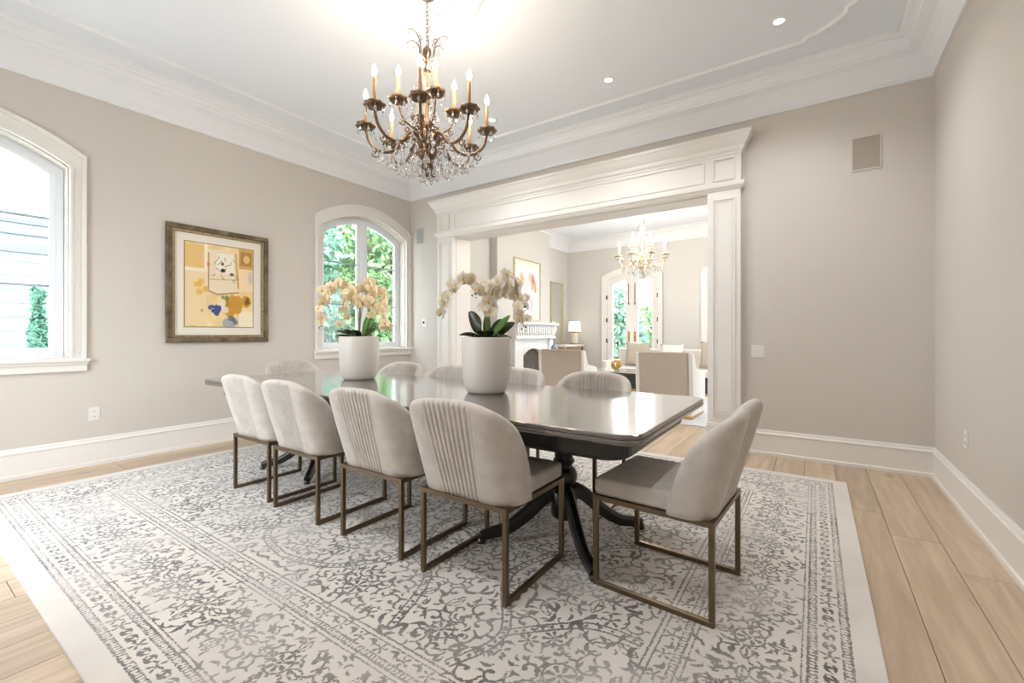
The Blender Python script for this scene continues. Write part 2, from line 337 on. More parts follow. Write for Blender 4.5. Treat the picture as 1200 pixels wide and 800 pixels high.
# ------------------------------------------------------------------ arched windows in the left wall
def band(bm, X, vx, c, h0, s0, a0, h1, s1, a1, zb, n=18):
    """arched band between inner (h0..) and outer (h1..) outline"""
    for sgn in (-1, 1):
        prism(bm, [(X, c+sgn*h0, zb), (X, c+sgn*h1, zb), (X, c+sgn*h1, s1), (X, c+sgn*h0, s0)], (vx, 0, 0))
    for i in range(n):
        a, b = -1+2*i/n, -1+2*(i+1)/n
        prism(bm, [(X, c+a*h0, arch_z(a*h0,h0,s0,a0)), (X, c+b*h0, arch_z(b*h0,h0,s0,a0)), (X, c+b*h1, arch_z(b*h1,h1,s1,a1)), (X, c+a*h1, arch_z(a*h1,h1,s1,a1))], (vx, 0, 0))
def arched_window(name, c):
    r = sroot(name, (XL, c, 0)); X = 0
    bm = bmesh.new(); band(bm, 0, .022, 0, WH+.012, WS+.01, WA+.01, .815, WS+.125, WA+.16, .955)
    band(bm, .022, .012, 0, .79, WS+.095, WA+.13, .815, WS+.125, WA+.16, .955)
    band(bm, .022, .010, 0, WH+.012, WS+.01, WA+.01, WH+.03, WS+.03, WA+.032, .955)
    mesh_obj('casing', bm, M['trim'], r)
    bm = bmesh.new()
    for s in (-1, 1):
        for k in range(3): box(bm, .022, .028, s*(.738+.017*k)-.004, s*(.738+.017*k)+.004, .99, WS)
    mesh_obj('casing_flute', bm, M['trim'], r)
    bm = bmesh.new(); box(bm, -.14, .07, -.835, .835, .93, .955); box(bm, 0, .05, -.825, .825, .905, .93); box(bm, 0, .03, -.82, .82, .845, .905)
    mesh_obj('sill', bm, M['trim'], r, bevel=.004)
    bm = bmesh.new(); band(bm, -.17, .05, 0, WH-.045, WS-.05, WA-.045, WH-.002, WS, WA-.002, .955)
    box(bm, -.17, -.12, -WH+.046, WH-.046, .955, 1.0)
    mesh_obj('frame', bm, M['sash'], r)
    bm = bmesh.new(); box(bm, -.17, -.11, -.045, .045, 1.0, WA-.04); mesh_obj('mullion', bm, M['sash'], r, bevel=.004)
    for s in (-1, 1):   # one casement each side
        bm = bmesh.new(); y0, y1 = .047, WH-.05
        a = lambda y, d=0: arch_z(y, WH-.045, WS-.05, WA-.045)-.002-d
        for (p, q) in ((y0, y0+.04), (y1-.04, y1)):
            prism(bm, [(-.155, s*p, 1.0), (-.155, s*q, 1.0), (-.155, s*q, a(q)), (-.155, s*p, a(p))], (.035, 0, 0))
        n = 8
        for i in range(n):
            p, q = y0+.04+(y1-y0-.08)*i/n, y0+.04+(y1-y0-.08)*(i+1)/n
            prism(bm, [(-.155, s*p, a(p,.04)), (-.155, s*q, a(q,.04)), (-.155, s*q, a(q)), (-.155, s*p, a(p))], (.035, 0, 0))
        box(bm, -.155, -.12, min(s*(y0+.04), s*(y1-.04)), max(s*(y0+.04), s*(y1-.04)), 1.001, 1.05)
        sh = mesh_obj('casement', bm, M['sash'], r)
        for z in (1.58, 2.16):
            ya, yb = sorted((s*(y0+.04), s*(y1-.04))); mesh_obj('glazing_bar', bx(-.148, -.127, ya, yb, z-.010, z+.010), M['lead'], sh)
        p, q = y0+.03, y1-.03
        for z0, z1 in ((1.04, 1.58), (1.58, 2.16), (2.16, None)):
            bm = bmesh.new()
            if z1: vs = [(-.138, s*p, z0), (-.138, s*q, z0), (-.138, s*q, z1), (-.138, s*p, z1)]
            else: vs = [(-.138, s*p, z0), (-.138, s*q, z0)]+[(-.138, s*(q+(p-q)*i/6), a(q+(p-q)*i/6, .02)) for i in range(7)]
            bm.faces.new([bm.verts.new(v) for v in vs]); mesh_obj('pane', bm, M['glass'], sh)
    return r
arched_window('window_1', W1); arched_window('window_2', W2)
# unseen opening added behind the camera for fill light: posts and rails only
bm = bmesh.new()
for i in range(3):
    x = OX0+.02+(NX1-OX0-.04)*i/2; box(bm, x-.04, x+.04, YN-.16, YN-.10, 0, 2.6)
box(bm, OX0, NX1, YN-.16, YN-.10, 0, .12); box(bm, OX0, NX1, YN-.16, YN-.10, 2.52, 2.6)
struct('fill_opening_frame', bm, M['sash'])

# ------------------------------------------------------------------ the wide cased opening
dr = sroot('door_1', ((OX0+OX1)/2, YB, 0)); hw = (OX1-OX0)/2
FY = -.08; PWD = .30
def framed_panel(bm, x0, x1, z0, z1, y, d=.012, w_=.014):
    for a in ((x0, x1, z0, z0+w_), (x0, x1, z1-w_, z1), (x0, x0+w_, z0+w_, z1-w_), (x1-w_, x1, z0+w_, z1-w_)): box(bm, a[0], a[1], y-d, y, a[2], a[3])
for s in (-1, 1):
    xa, xb = sorted((s*hw, s*(hw+PWD)))
    bm = bmesh.new(); box(bm, xa, xb, FY, 0, .27, 2.61); pl = mesh_obj('pilaster', bm, M['trim'], dr)
    bm = bmesh.new(); framed_panel(bm, xa+.045, xb-.045, .36, 2.52, FY); mesh_obj('panel_moulding', bm, M['trim'], pl)
    bm = bmesh.new(); framed_panel(bm, xa+.075, xb-.075, .39, 2.49, FY, .006, .01); mesh_obj('panel_bead', bm, M['trim'], pl)
    bm = bmesh.new(); box(bm, xa-.012, xb+.012, FY-.02, 0, 0, .25); box(bm, xa-.006, xb+.006, FY-.01, 0, .25, .275); mesh_obj('plinth', bm, M['trim'], pl, bevel=.004)
    bm = bmesh.new(); framed_panel(bm, xa+.05, xb-.05, 2.70, 2.92, FY-.01); mesh_obj('block_panel', bm, M['trim'], pl)
W_ = hw+PWD
bm = bmesh.new(); box(bm, -W_-.004, W_+.004, FY-.004, 0, 2.61, 2.97); box(bm, -hw, hw, FY, 0, OZ, 2.62)
fz = mesh_obj('frieze', bm, M['trim'], dr)
bm = bmesh.new(); framed_panel(bm, -hw+.03, hw-.03, 2.70, 2.92, FY-.004); mesh_obj('frieze_moulding', bm, M['trim'], fz)
bm = bmesh.new()
def lprof(bm, prof):   # profile returns round both ends
    for (o0, z0), (o1, z1) in zip(prof, prof[1:]):
        P = lambda o_, z: [(-W_-o_, 0, z), (-W_-o_, FY-o_, z), (W_+o_, FY-o_, z), (W_+o_, 0, z)]
        a = [bm.verts.new(p) for p in P(o0, z0)]; b = [bm.verts.new(p) for p in P(o1, z1)]
        for i in range(3): bm.faces.new((a[i], a[i+1], b[i+1], b[i]))
lprof(bm, [(0, 2.60), (.012, 2.605), (.018, 2.62), (.03, 2.63), (.034, 2.65), (.034, 2.668), (.0, 2.672)])
mesh_obj('architrave_moulding', bm, M['trim'], dr)
bm = bmesh.new()
lprof(bm, [(0, 2.94), (.012, 2.945), (.014, 2.965), (.03, 2.98), (.036, 3.0), (.036, 3.015), (.05, 3.03), (.07, 3.06), (.085, 3.09), (.09, 3.10), (.10, 3.105), (.10, 3.135), (0, 3.14)])
mesh_obj('cornice', bm, M['trim'], dr)
bm = bmesh.new(); box(bm, -hw+.0005, -hw+.008, .001, .299, 0, OZ-.006); box(bm, hw-.008, hw-.0005, .001, .299, 0, OZ-.006); box(bm, -hw+.0005, hw-.0005, .001, .299, OZ-.006, OZ-.0005)
mesh_obj('jamb_lining', bm, M['trim'], dr)
bm = bmesh.new()
for s in (-1, 1):
    xa, xb = sorted((s*hw, s*(hw+.14))); box(bm, xa, xb, .30, .325, 0, OZ+.14)
box(bm, -hw, hw, .30, .325, OZ, OZ+.14); mesh_obj('rear_casing', bm, M['trim'], dr)

# ------------------------------------------------------------------ living room shell
struct('wall_living_left', bx(LXL-.28, LXL, LY0, LY1+.25, -.1, 3.7), M['white'])
struct('wall_living_breast', bx(LXL, -5.08, 6.94, 9.0, 0, 3.5), M['white'])
DC, DH = -3.56, .62    # french doors centre, half width
DS, DA = 2.45, 2.63
def yarch(bm, Y, vy, c, h0, s0, a0, h1, s1, a1, zb, n=14):
    for sgn in (-1, 1): prism(bm, [(c+sgn*h0, Y, zb), (c+sgn*h1, Y, zb), (c+sgn*h1, Y, s1), (c+sgn*h0, Y, s0)], (0, vy, 0))
    for i in range(n):
        a, b = -1+2*i/n, -1+2*(i+1)/n
        prism(bm, [(c+a*h0, Y, arch_z(a*h0,h0,s0,a0)), (c+b*h0, Y, arch_z(b*h0,h0,s0,a0)), (c+b*h1, Y, arch_z(b*h1,h1,s1,a1)), (c+a*h1, Y, arch_z(a*h1,h1,s1,a1))], (0, vy, 0))
bm = bmesh.new()
box(bm, LXL-.28, DC-DH, LY1, LY1+.25, -.1, 3.7); box(bm, DC+DH, LXR+.25, LY1, LY1+.25, -.1, 3.7)
for i in range(12):
    a = -DH+2*DH*i/12; b = -DH+2*DH*(i+1)/12
    prism(bm, [(DC+a, LY1, arch_z(a,DH,DS,DA)), (DC+b, LY1, arch_z(b,DH,DS,DA)), (DC+b, LY1, 3.7), (DC+a, LY1, 3.7)], (0, .25, 0))
struct('wall_living_back', bm, M['white'])
bm = bmesh.new()  # right wall; unseen opening added and sized to light the living room
box(bm, LXR, LXR+.25, LY0-.1, 7.15, -.1, 3.7); box(bm, LXR, LXR+.25, 8.65, LY1+.25, -.1, 3.7); box(bm, LXR, LXR+.25, 7.15, 8.65, 2.55, 3.7); box(bm, LXR, LXR+.25, 7.15, 8.65, -.1, .85)
struct('wall_living_right', bm, M['white'])
struct('ceiling.001', bx(LXL, LXR, LY0, LY1, LZ, LZ+.15), M['ceil'])
bm = bmesh.new(); ring_sweep(bm, [(0, 3.24), (.02, 3.24), (.03, 3.27), (.05, 3.30), (.08, 3.36), (.13, 3.42), (.20, 3.455), (.22, 3.46), (.22, 3.48), (.30, 3.49), (.30, 3.502)], LXL, LXR, LY0, LY1)
struct('trim_4', bm, M['plaster'])
# french doors
r = sroot('door_2', (DC, LY1, 0))
bm = bmesh.new(); yarch(bm, 0, -.025, 0, DH-.01, DS, DA-.01, DH+.11, DS+.10, DA+.12, 0); yarch(bm, 0, -.04, 0, DH+.09, DS+.085, DA+.10, DH+.11, DS+.10, DA+.12, 0)
mesh_obj('casing', bm, M['trim'], r)
for s in (-1, 1):
    lf = bmesh.new(); a = lambda x: arch_z(x, DH, DS, DA)
    for (p, q) in ((.003, .15), (DH-.15, DH-.005)):
        prism(lf, [(s*p, .03, .02), (s*q, .03, .02), (s*q, .03, a(q)), (s*p, .03, a(p))], (0, .045, 0))
    n = 8
    for i in range(n):
        p, q = .15+(DH-.30)*i/n, .15+(DH-.30)*(i+1)/n
        prism(lf, [(s*p, .03, a(p)-.17+.0), (s*q, .03, a(q)-.17), (s*q, .03, a(q)), (s*p, .03, a(p))], (0, .045, 0))
    xa, xb = sorted((s*.15, s*(DH-.15))); box(lf, xa, xb, .03, .075, .02, .30)
    leaf = mesh_obj('door_leaf', lf, M['trim'], r)
    for z in (.85, 1.42, 1.95): mesh_obj('glazing_bar', bx(xa, xb, .04, .06, z-.008, z+.008), M['trim'], leaf)
    for z0, z1 in ((.30, .85), (.85, 1.42), (1.42, 1.95), (1.95, 2.50)):
        bm = bmesh.new(); bm.faces.new([bm.verts.new(v) for v in ((xa, .052, z0), (xb, .052, z0), (xb, .052, z1), (xa, .052, z1))]); mesh_obj('pane', bm, M['glass'], leaf)
    h = bmesh.new(); xc = s*.075; box(h, xc-.022, xc+.022, .02, .03, .98, 1.22); tube(h, [(xc, .03, 1.18), (xc, -.02, 1.18), (xc, -.025, 1.05)], .009, 8)
    mesh_obj('door_handle', h, M['gold'], leaf)
    h = bmesh.new(); tube(h, [(s*.075, .02, 1.88), (s*.075, .02, 2.36)], .008, 8); box(h, s*.075-.013, s*.075+.013, .012, .03, 1.86, 1.90)
    mesh_obj('bolt_rod', h, M['dark'], leaf)
    for z in (.45, .95, 1.45, 2.0): mesh_obj('hinge', bx(*sorted((s*(DH-.02), s*(DH+.0))), -.03, .02, z, z+.10), M['dark'], leaf)
# second casing further right on the living room's far wall
bm = bmesh.new(); yarch(bm, 0, -.03, 0, DH-.01, DS, DA-.01, DH+.11, DS+.10, DA+.12, 0); box(bm, -DH, DH, -.012, -.001, 0, DS)
o = mesh_obj('door_3', bm, M['trim'], loc=(-1.29, LY1, 0)); o['kind'] = 'structure'

# ------------------------------------------------------------------ rug (flat woven print as a signed distance attribute)
RX0, RX1, RY0, RY1, RT = -4.82, .205, .42, 4.33, .012
def build_rug():
    D = .0058; nx = int((RX1-RX0)/D/2); ny = int((RY1-RY0)/D/2); hx, hy = (RX1-RX0)/2, (RY1-RY0)/2
    gx = np.linspace(0, hx, nx+1); gy = np.linspace(0, hy, ny+1); dx = gx[1]; dy = gy[1]
    F = np.full((ny+1, nx+1), .03); rnd = random.Random(11)
    def seg(a, b, w0, w1):
        m = max(w0, w1)+.02
        i0 = max(0, int((min(a[0], b[0])-m)/dx)); i1 = min(nx, int((max(a[0], b[0])+m)/dx)+1)
        j0 = max(0, int((min(a[1], b[1])-m)/dy)); j1 = min(ny, int((max(a[1], b[1])+m)/dy)+1)
        if i1 <= i0 or j1 <= j0: return
        X, Y = np.meshgrid(gx[i0:i1+1], gy[j0:j1+1]); ex, ey = b[0]-a[0], b[1]-a[1]; l2 = ex*ex+ey*ey+1e-12
        t = np.clip(((X-a[0])*ex+(Y-a[1])*ey)/l2, 0, 1)
        d = np.hypot(X-a[0]-t*ex, Y-a[1]-t*ey)-(w0+(w1-w0)*t)
        S = F[j0:j1+1, i0:i1+1]; np.minimum(S, d, out=S)
    def line(pts, w):
        n = len(pts)
        for i in range(n-1):
            if callable(w): seg(pts[i], pts[i+1], w(i/(n-1)), w((i+1)/(n-1)))
            else: seg(pts[i], pts[i+1], w, w)
    def dot(p, r): seg(p, p, r, r)
    def rot(p, a, o): c, s = math.cos(a), math.sin(a); return (o[0]+p[0]*c-p[1]*s, o[1]+p[0]*s+p[1]*c)
    def comma(o, a, L, k=1):
        line([rot((L*t, k*L*.45*math.sin(t*2.4)), a, o) for t in np.linspace(0, 1, 6)], lambda t: .0015+L*.12*math.sin(PI*min(1, t*1.15))**1.2)
    def leafp(o, a, L):
        for k in (-1, 1): line([rot((L*t, k*L*.26*math.sin(PI*t)), a, o) for t in np.linspace(0, 1, 7)], .0028)
        line([rot((L*.2, 0), a, o), rot((L*.8, 0), a, o)], .003)
    def flower(o, r, n=6, a0=0):
        dot(o, r*.22)
        for k in range(n):
            a = a0+2*PI*k/n; line([rot((r*.45, 0), a, o), rot((r, 0), a, o)], lambda t: r*(.10+.12*t))
    def rosette(o, r):
        line([rot((r, 0), a, o) for a in np.linspace(0, 2*PI, 18)], .0035); flower(o, r*.7, 7, .3)
        for k in range(11): dot(rot((r*1.22, 0), 2*PI*k/11, o), .006)
    def scroll(o, a, L, k=1):
        pts = []
        for t in np.linspace(0, 1, 14):
            th = a+k*t*5.0; pts.append((o[0]+L*(1-t*.85)*math.cos(th)*.5, o[1]+L*(1-t*.85)*math.sin(th)*.5))
        line(pts, lambda t: .0035+.002*t); dot(pts[-1], .010)
        for t in (.15, .4, .65): i = int(t*13); comma(pts[i], a+k*t*5.0+.3, L*.35, k)
    def beaded(P, wd=.017, cl=4):
        pts = [(p.x, p.y) for p in smoothpath([(q[0], q[1], 0) for q in P], 10)]; acc = 0
        for s in (-1, 1):
            off = []
            for i, p in enumerate(pts):
                a = pts[max(i-1, 0)]; b = pts[min(i+1, len(pts)-1)]; l = math.hypot(b[0]-a[0], b[1]-a[1])+1e-9
                off.append((p[0]-s*wd*(b[1]-a[1])/l, p[1]+s*wd*(b[0]-a[0])/l))
            line(off, .0042)
        last = 0
        for i in range(1, len(pts)):
            acc += math.hypot(pts[i][0]-pts[i-1][0], pts[i][1]-pts[i-1][1])
            if acc-last > .027: dot(pts[i], .0075); last = acc
    occ = []
    def free(p, r):
        for q, s in occ:
            if math.hypot(p[0]-q[0], p[1]-q[1]) < r+s: return False
        occ.append((p, r)); return True
    bx_ = hx-.09; by_ = hy-.09          # plain cream edge
    # guard stripes
    def frame_line(o_, w_):
        line([(0, hy-o_), (hx-o_, hy-o_)], w_); line([(hx-o_, 0), (hx-o_, hy-o_)], w_)
    for o_, w_ in ((.095, .0035), (.120, .0025), (.200, .0025), (.225, .0035), (.243, .002), (.58, .002), (.60, .0035), (.625, .0025), (.69, .0025), (.712, .0035)): frame_line(o_, w_)
    def along(o_, step, fn, start=.5):
        n = int((hx-o_)/step); 
        for i in range(n): fn(((i+start)*(hx-o_)/n, hy-o_), 0, i)
        n = int((hy-o_)/step)
        for i in range(n): fn((hx-o_, (i+start)*(hy-o_)/n), PI/2, i)
    along(.1075, .018, lambda p, a, i: line([rot((0, -.009), a, p), rot((0, .009), a, p)], .0022))
    along(.2125, .018, lambda p, a, i: line([rot((0, -.009), a, p), rot((0, .009), a, p)], .0022))
    along(.6125, .018, lambda p, a, i: line([rot((0, -.009), a, p), rot((0, .009), a, p)], .002))
    along(.16, .062, lambda p, a, i: (flower(p, .026, 5, i) if i % 3 == 0 else (comma(rot((-.02, .012), a, p), a-.7, .05, 1), comma(rot((.02, -.014), a, p), a+2.4, .045, 1), dot(p, .006))))
    along(.658, .058, lambda p, a, i: (flower(p, .024, 5, i) if i % 2 == 0 else (comma(rot((-.02, -.01), a, p), a+.5, .045, -1), comma(rot((.02, .012), a, p), a+3.6, .04, 1))))
    # main border: palmettes on a waving vine
    def bord(p, a, i):
        occ.append((p, .07)); rosette(p, .052)
        for k in (-1, 1):
            scroll(rot((.105*k, .055*k), a, p), a+(0 if k > 0 else PI), .10, k); scroll(rot((.105*k, -.075*k), a, p), a+1+(0 if k > 0 else PI), .085, -k)
            leafp(rot((.055*k, 0), a, p), a+(0 if k > 0 else PI), .08); leafp(rot((0, .06*k), a, p), a+k*PI/2, .07)
    along(.41, .30, bord)
    for _ in range(5200):
        if rnd.random() < .5: p = (rnd.uniform(0, hx), hy-rnd.uniform(.26, .565))
        else: p = (hx-rnd.uniform(.26, .565), rnd.uniform(0, hy))
        if p[0] > hx-.255 or p[1] > hy-.255: continue
        i, j = int(p[0]/dx), int(p[1]/dy)
        if F[j, i] < .009 or not free(p, .014): continue
        comma(p, rnd.uniform(0, 6.28), rnd.uniform(.03, .055), rnd.choice((-1, 1)))
    # field: ogival beaded bands
    fx, fy = hx-.74, hy-.74; occ.clear()
    beaded([(0, fy*.93), (fx*.18, fy*.86), (fx*.30, fy*.60), (fx*.24, fy*.30), (fx*.34, 0)])
    beaded([(fx*.30, fy*.60), (fx*.44, fy*.70), (fx*.52, fy*.98)])
    beaded([(fx*.34, 0), (fx*.48, fy*.22), (fx*.66, fy*.26), (fx*.80, fy*.05), (fx*.86, 0)])
    beaded([(fx*.66, fy*.26), (fx*.62, fy*.52), (fx*.74, fy*.80), (fx*.70, fy*1.0)])
    beaded([(fx*.74, fy*.80), (fx*.88, fy*.62), (fx*1.0, fy*.60)])
    beaded([(0, fy*.48), (fx*.08, fy*.40), (fx*.13, fy*.2), (fx*.10, 0)], .014)
    for p, r_ in (((fx*.155, fy*.55), .07), ((fx*.44, fy*.45), .075), ((fx*.5, 0), .08), ((fx*.80, fy*.40), .07), ((fx*.0, 0), .10), ((fx*.9, fy*.86), .06), ((fx*.62, fy*.9), .05), ((fx*.23, fy*.05), .05), ((fx*.32, fy*.9), .06)):
        rosette(p, r_); occ.append((p, r_*1.2))
        for k in range(5): scroll(rot((r_*1.9, 0), k*1.256+p[0], p), k*1.256, .11, (-1)**k)
    for _ in range(900):
        p = (rnd.uniform(0, fx), rnd.uniform(0, fy)); i, j = int(p[0]/dx), int(p[1]/dy)
        if F[j, i] < .018 or not free(p, .040): continue
        q = rnd.random(); a = rnd.uniform(0, 6.28)
        if q < .35: scroll(p, a, rnd.uniform(.09, .14), rnd.choice((-1, 1)))
        elif q < .6: leafp(p, a, rnd.uniform(.07, .11)); comma(p, a+1.2, .06); comma(p, a-1.2, .06, -1)
        elif q < .75: flower(p, rnd.uniform(.03, .045), rnd.choice((5, 6, 7)), a)
        else:
            for k in range(3): comma(p, a+k*.8-.8, .075, 1 if k else -1)
    for _ in range(9000):
        p = (rnd.uniform(0, fx), rnd.uniform(0, fy)); i, j = int(p[0]/dx), int(p[1]/dy)
        if F[j, i] < .009 or not free(p, .0115): continue
        comma(p, rnd.uniform(0, 6.28), rnd.uniform(.024, .05), rnd.choice((-1, 1)))
    full = np.concatenate([F[:, :0:-1], F], axis=1); full = np.concatenate([full[:0:-1, :], full], axis=0)
    H, W = full.shape; xs = np.concatenate([-gx[:0:-1], gx]); ys = np.concatenate([-gy[:0:-1], gy])
    X, Y = np.meshgrid(xs, ys); co = np.stack([X, Y, np.full_like(X, RT)], -1).reshape(-1, 3)
    idx = np.arange(H*W).reshape(H, W); q = np.stack([idx[:-1, :-1], idx[:-1, 1:], idx[1:, 1:], idx[1:, :-1]], -1).reshape(-1, 4)
    # border skirt
    per = np.concatenate([idx[0, :], idx[1:, -1], idx[-1, -2::-1], idx[-2:0:-1, 0]]); base = H*W
    lo = co[per].copy(); lo[:, 2] = 0; co = np.concatenate([co, lo]); n = len(per); k = np.arange(n)
    q = np.concatenate([q, np.stack([per[k], base+k, base+(k+1) % n, per[(k+1) % n]], -1)])
    me = bpy.data.meshes.new('rug'); me.vertices.add(len(co)); me.vertices.foreach_set('co', co.ravel())
    me.loops.add(q.size); me.loops.foreach_set('vertex_index', q.ravel().astype(np.int32))
    me.polygons.add(len(q)); me.polygons.foreach_set('loop_start', np.arange(0, q.size, 4, dtype=np.int32)); me.polygons.foreach_set('loop_total', np.full(len(q), 4, dtype=np.int32))
    me.update(); me.validate()
    at = me.attributes.new('ink', 'FLOAT', 'POINT'); at.data.foreach_set('value', np.concatenate([full.ravel(), np.full(n, .03)]).astype(np.float32))
    m = bpy.data.materials.new('rug_weave'); m.use_nodes = True; nt = m.node_tree; p = nt.nodes['Principled BSDF']; N = nt.nodes.new; L = nt.links.new
    p.inputs['Roughness'].default_value = .95; p.inputs['Sheen Weight'].default_value = .3
    a = N('ShaderNodeAttribute'); a.attribute_name = 'ink'; tc = N('ShaderNodeTexCoord')
    wn = N('ShaderNodeTexNoise'); wn.inputs['Scale'].default_value = 110; wn.inputs['Detail'].default_value = 3; L(tc.outputs['Object'], wn.inputs[0])
    big = N('ShaderNodeTexNoise'); big.inputs['Scale'].default_value = 2.4; big.inputs['Detail'].default_value = 4; L(tc.outputs['Object'], big.inputs[0])
    m1 = N('ShaderNodeMapRange'); m1.inputs[1].default_value = .3; m1.inputs[2].default_value = .7; m1.inputs[3].default_value = -.0028; m1.inputs[4].default_value = .0034; L(wn.outputs[0], m1.inputs[0])
    ad = N('ShaderNodeMath'); ad.operation = 'ADD'; L(a.outputs['Fac'], ad.inputs[0]); L(m1.outputs[0], ad.inputs[1])
    m2 = N('ShaderNodeMapRange'); m2.inputs[1].default_value = .0000; m2.inputs[2].default_value = .0022; m2.inputs[3].default_value = 1; m2.inputs[4].default_value = 0; L(ad.outputs[0], m2.inputs[0])
    m3 = N('ShaderNodeMapRange'); m3.inputs[1].default_value = .36; m3.inputs[2].default_value = .6; m3.inputs[3].default_value = .5; m3.inputs[4].default_value = 1.0; L(big.outputs[0], m3.inputs[0])
    mm = N('ShaderNodeMath'); mm.operation = 'MULTIPLY'; L(m2.outputs[0], mm.inputs[0]); L(m3.outputs[0], mm.inputs[1])
    w2 = N('ShaderNodeTexNoise'); w2.inputs['Scale'].default_value = 5; L(tc.outputs['Object'], w2.inputs[0])
    r1 = N('ShaderNodeValToRGB'); r1.color_ramp.elements[0].position = .35; r1.color_ramp.elements[0].color = s2l(RUG_INK1); r1.color_ramp.elements[1].position = .65; r1.color_ramp.elements[1].color = s2l(RUG_INK2); L(w2.outputs[0], r1.inputs[0])
    r2 = N('ShaderNodeValToRGB'); r2.color_ramp.elements[0].position = .3; r2.color_ramp.elements[0].color = s2l((212, 205, 199)); r2.color_ramp.elements[1].position = .7; r2.color_ramp.elements[1].color = s2l((226, 219, 210)); L(big.outputs[0], r2.inputs[0])
    mx = N('ShaderNodeMix'); mx.data_type = 'RGBA'; L(mm.outputs[0], mx.inputs[0]); L(r2.outputs[0], mx.inputs[6]); L(r1.outputs[0], mx.inputs[7]); L(mx.outputs[2], p.inputs['Base Color'])
    fn = N('ShaderNodeTexNoise'); fn.inputs['Scale'].default_value = 500; L(tc.outputs['Object'], fn.inputs[0]); b = N('ShaderNodeBump'); b.inputs['Strength'].default_value = .25; b.inputs['Distance'].default_value = .003; L(fn.outputs[0], b.inputs['Height']); L(b.outputs[0], p.inputs['Normal'])
    me.materials.append(m); o = bpy.data.objects.new('rug', me); C.objects.link(o); o.location = ((RX0+RX1)/2, (RY0+RY1)/2, 0)
    tag(o, 'large cream and grey distressed persian rug under the dining table', 'rug')
RUG_INK1 = (86, 83, 86); RUG_INK2 = (126, 119, 115)
build_rug()
Z0 = RT    # things on the rug

# ------------------------------------------------------------------ dining table
TX0, TX1, TY0, TY1, TZ = -4.42, -.555, 1.665, 2.96, .775
tb = thing('dining_table', 'long dark wood double pedestal dining table with rounded corners', 'table', ((TX0+TX1)/2, (TY0+TY1)/2, 0))
def rrect(hx, hy, r, n=6):
    out = []
    for cx, cy, a0 in ((hx-r, hy-r, 0), (-hx+r, hy-r, PI/2), (-hx+r, -hy+r, PI), (hx-r, -hy+r, 1.5*PI)):
        for i in range(n+1): a = a0+PI/2*i/n; out.append((cx+r*math.cos(a), cy+r*math.sin(a)))
    return out
def rr_loft(bm, hx, hy, r, prof, cap=(True, True)):
    rings = []
    for o_, z in prof: rings.append([bm.verts.new((x, y, z)) for x, y in rrect(hx+o_, hy+o_, max(.01, r+o_))])
    for a, b in zip(rings, rings[1:]):
        for i in range(len(a)): bm.faces.new((a[i], a[(i+1) % len(a)], b[(i+1) % len(b)], b[i]))
    if cap[0]: bm.faces.new(rings[0][::-1])
    if cap[1]: bm.faces.new(rings[-1])
thx, thy = (TX1-TX0)/2, (TY1-TY0)/2
bm = bmesh.new(); rr_loft(bm, thx, thy, .09, [(-.03, TZ-.046), (-.012, TZ-.046), (-.006, TZ-.040), (-.006, TZ-.036), (-.001, TZ-.033), (0, TZ-.027), (-.001, TZ-.021), (-.006, TZ-.019), (-.006, TZ-.016), (-.002, TZ-.014), (-.001, TZ-.009), (-.003, TZ-.003), (-.009, TZ)])
mesh_obj('tabletop', bm, M['wood'], tb)
bm = bmesh.new(); rr_loft(bm, thx-.10, thy-.10, .12, [(0, TZ-.045), (0, TZ-.13), (-.012, TZ-.145), (-.03, TZ-.145)]); mesh_obj('apron', bm, M['woodleg'], tb, bevel=.003, seg=1)
for px_ in (-1.19, -3.57):
    cx = px_-(TX0+TX1)/2
    bm = bmesh.new(); lathe(bm, [(0, TZ-.14), (.11, TZ-.14), (.11, TZ-.17), (.06, TZ-.18), (.058, TZ-.20), (.055, .50), (.052, .46), (.06, .452), (.062, .44), (.05, .43), (.048, .415), (.066, .40), (.078, .37), (.076, .34), (.06, .31), (.052, .30), (.052, .29), (.07, .28), (.075, .27), (.075, .14), (.06, .12), (0, .115)], cx, 0-.04, 24)
    pd = mesh_obj('pedestal', bm, M['woodleg'], tb, smooth=True)
    for k in range(4):
        a = PI/4+k*PI/2; bm = bmesh.new(); c, s = math.cos(a), math.sin(a)
        P = smoothpath([(.05, 0, .27), (.12, 0, .235), (.22, 0, .145), (.33, 0, .075), (.42, 0, .055), (.48, 0, .04)], 5); n = len(P); rings = []
        for i, p in enumerate(P):
            t = i/(n-1); hw_ = .030-.006*t; hh = .042-.018*t
            q = P[min(i+1, n-1)]-P[max(i-1, 0)]; q.normalize(); up = Vector((-q.z, 0, q.x))
            if up.z < 0: up = -up
            rings.append([bm.verts.new((cx+(p.x+up.x*h_)*c-w_*s, -.04+(p.x+up.x*h_)*s+w_*c, p.z+Z0-.0+up.z*h_-.0)) for w_, h_ in ((-hw_, -hh), (hw_, -hh), (hw_, hh*.4), (hw_*.5, hh), (-hw_*.5, hh), (-hw_, hh*.4))])
        for A, B in zip(rings, rings[1:]):
            for i in range(6): bm.faces.new((A[i], A[(i+1) % 6], B[(i+1) % 6], B[i]))
        bm.faces.new(rings[0][::-1]); bm.faces.new(rings[-1])
        fx, fy = cx+.475*c, -.04+.475*s; lathe(bm, [(0, Z0+.001), (.022, Z0+.001), (.026, Z0+.012), (.018, Z0+.03), (0, Z0+.03)], fx, fy, 10)
        mesh_obj('leg', bm, M['woodleg'], tb, bevel=.004)

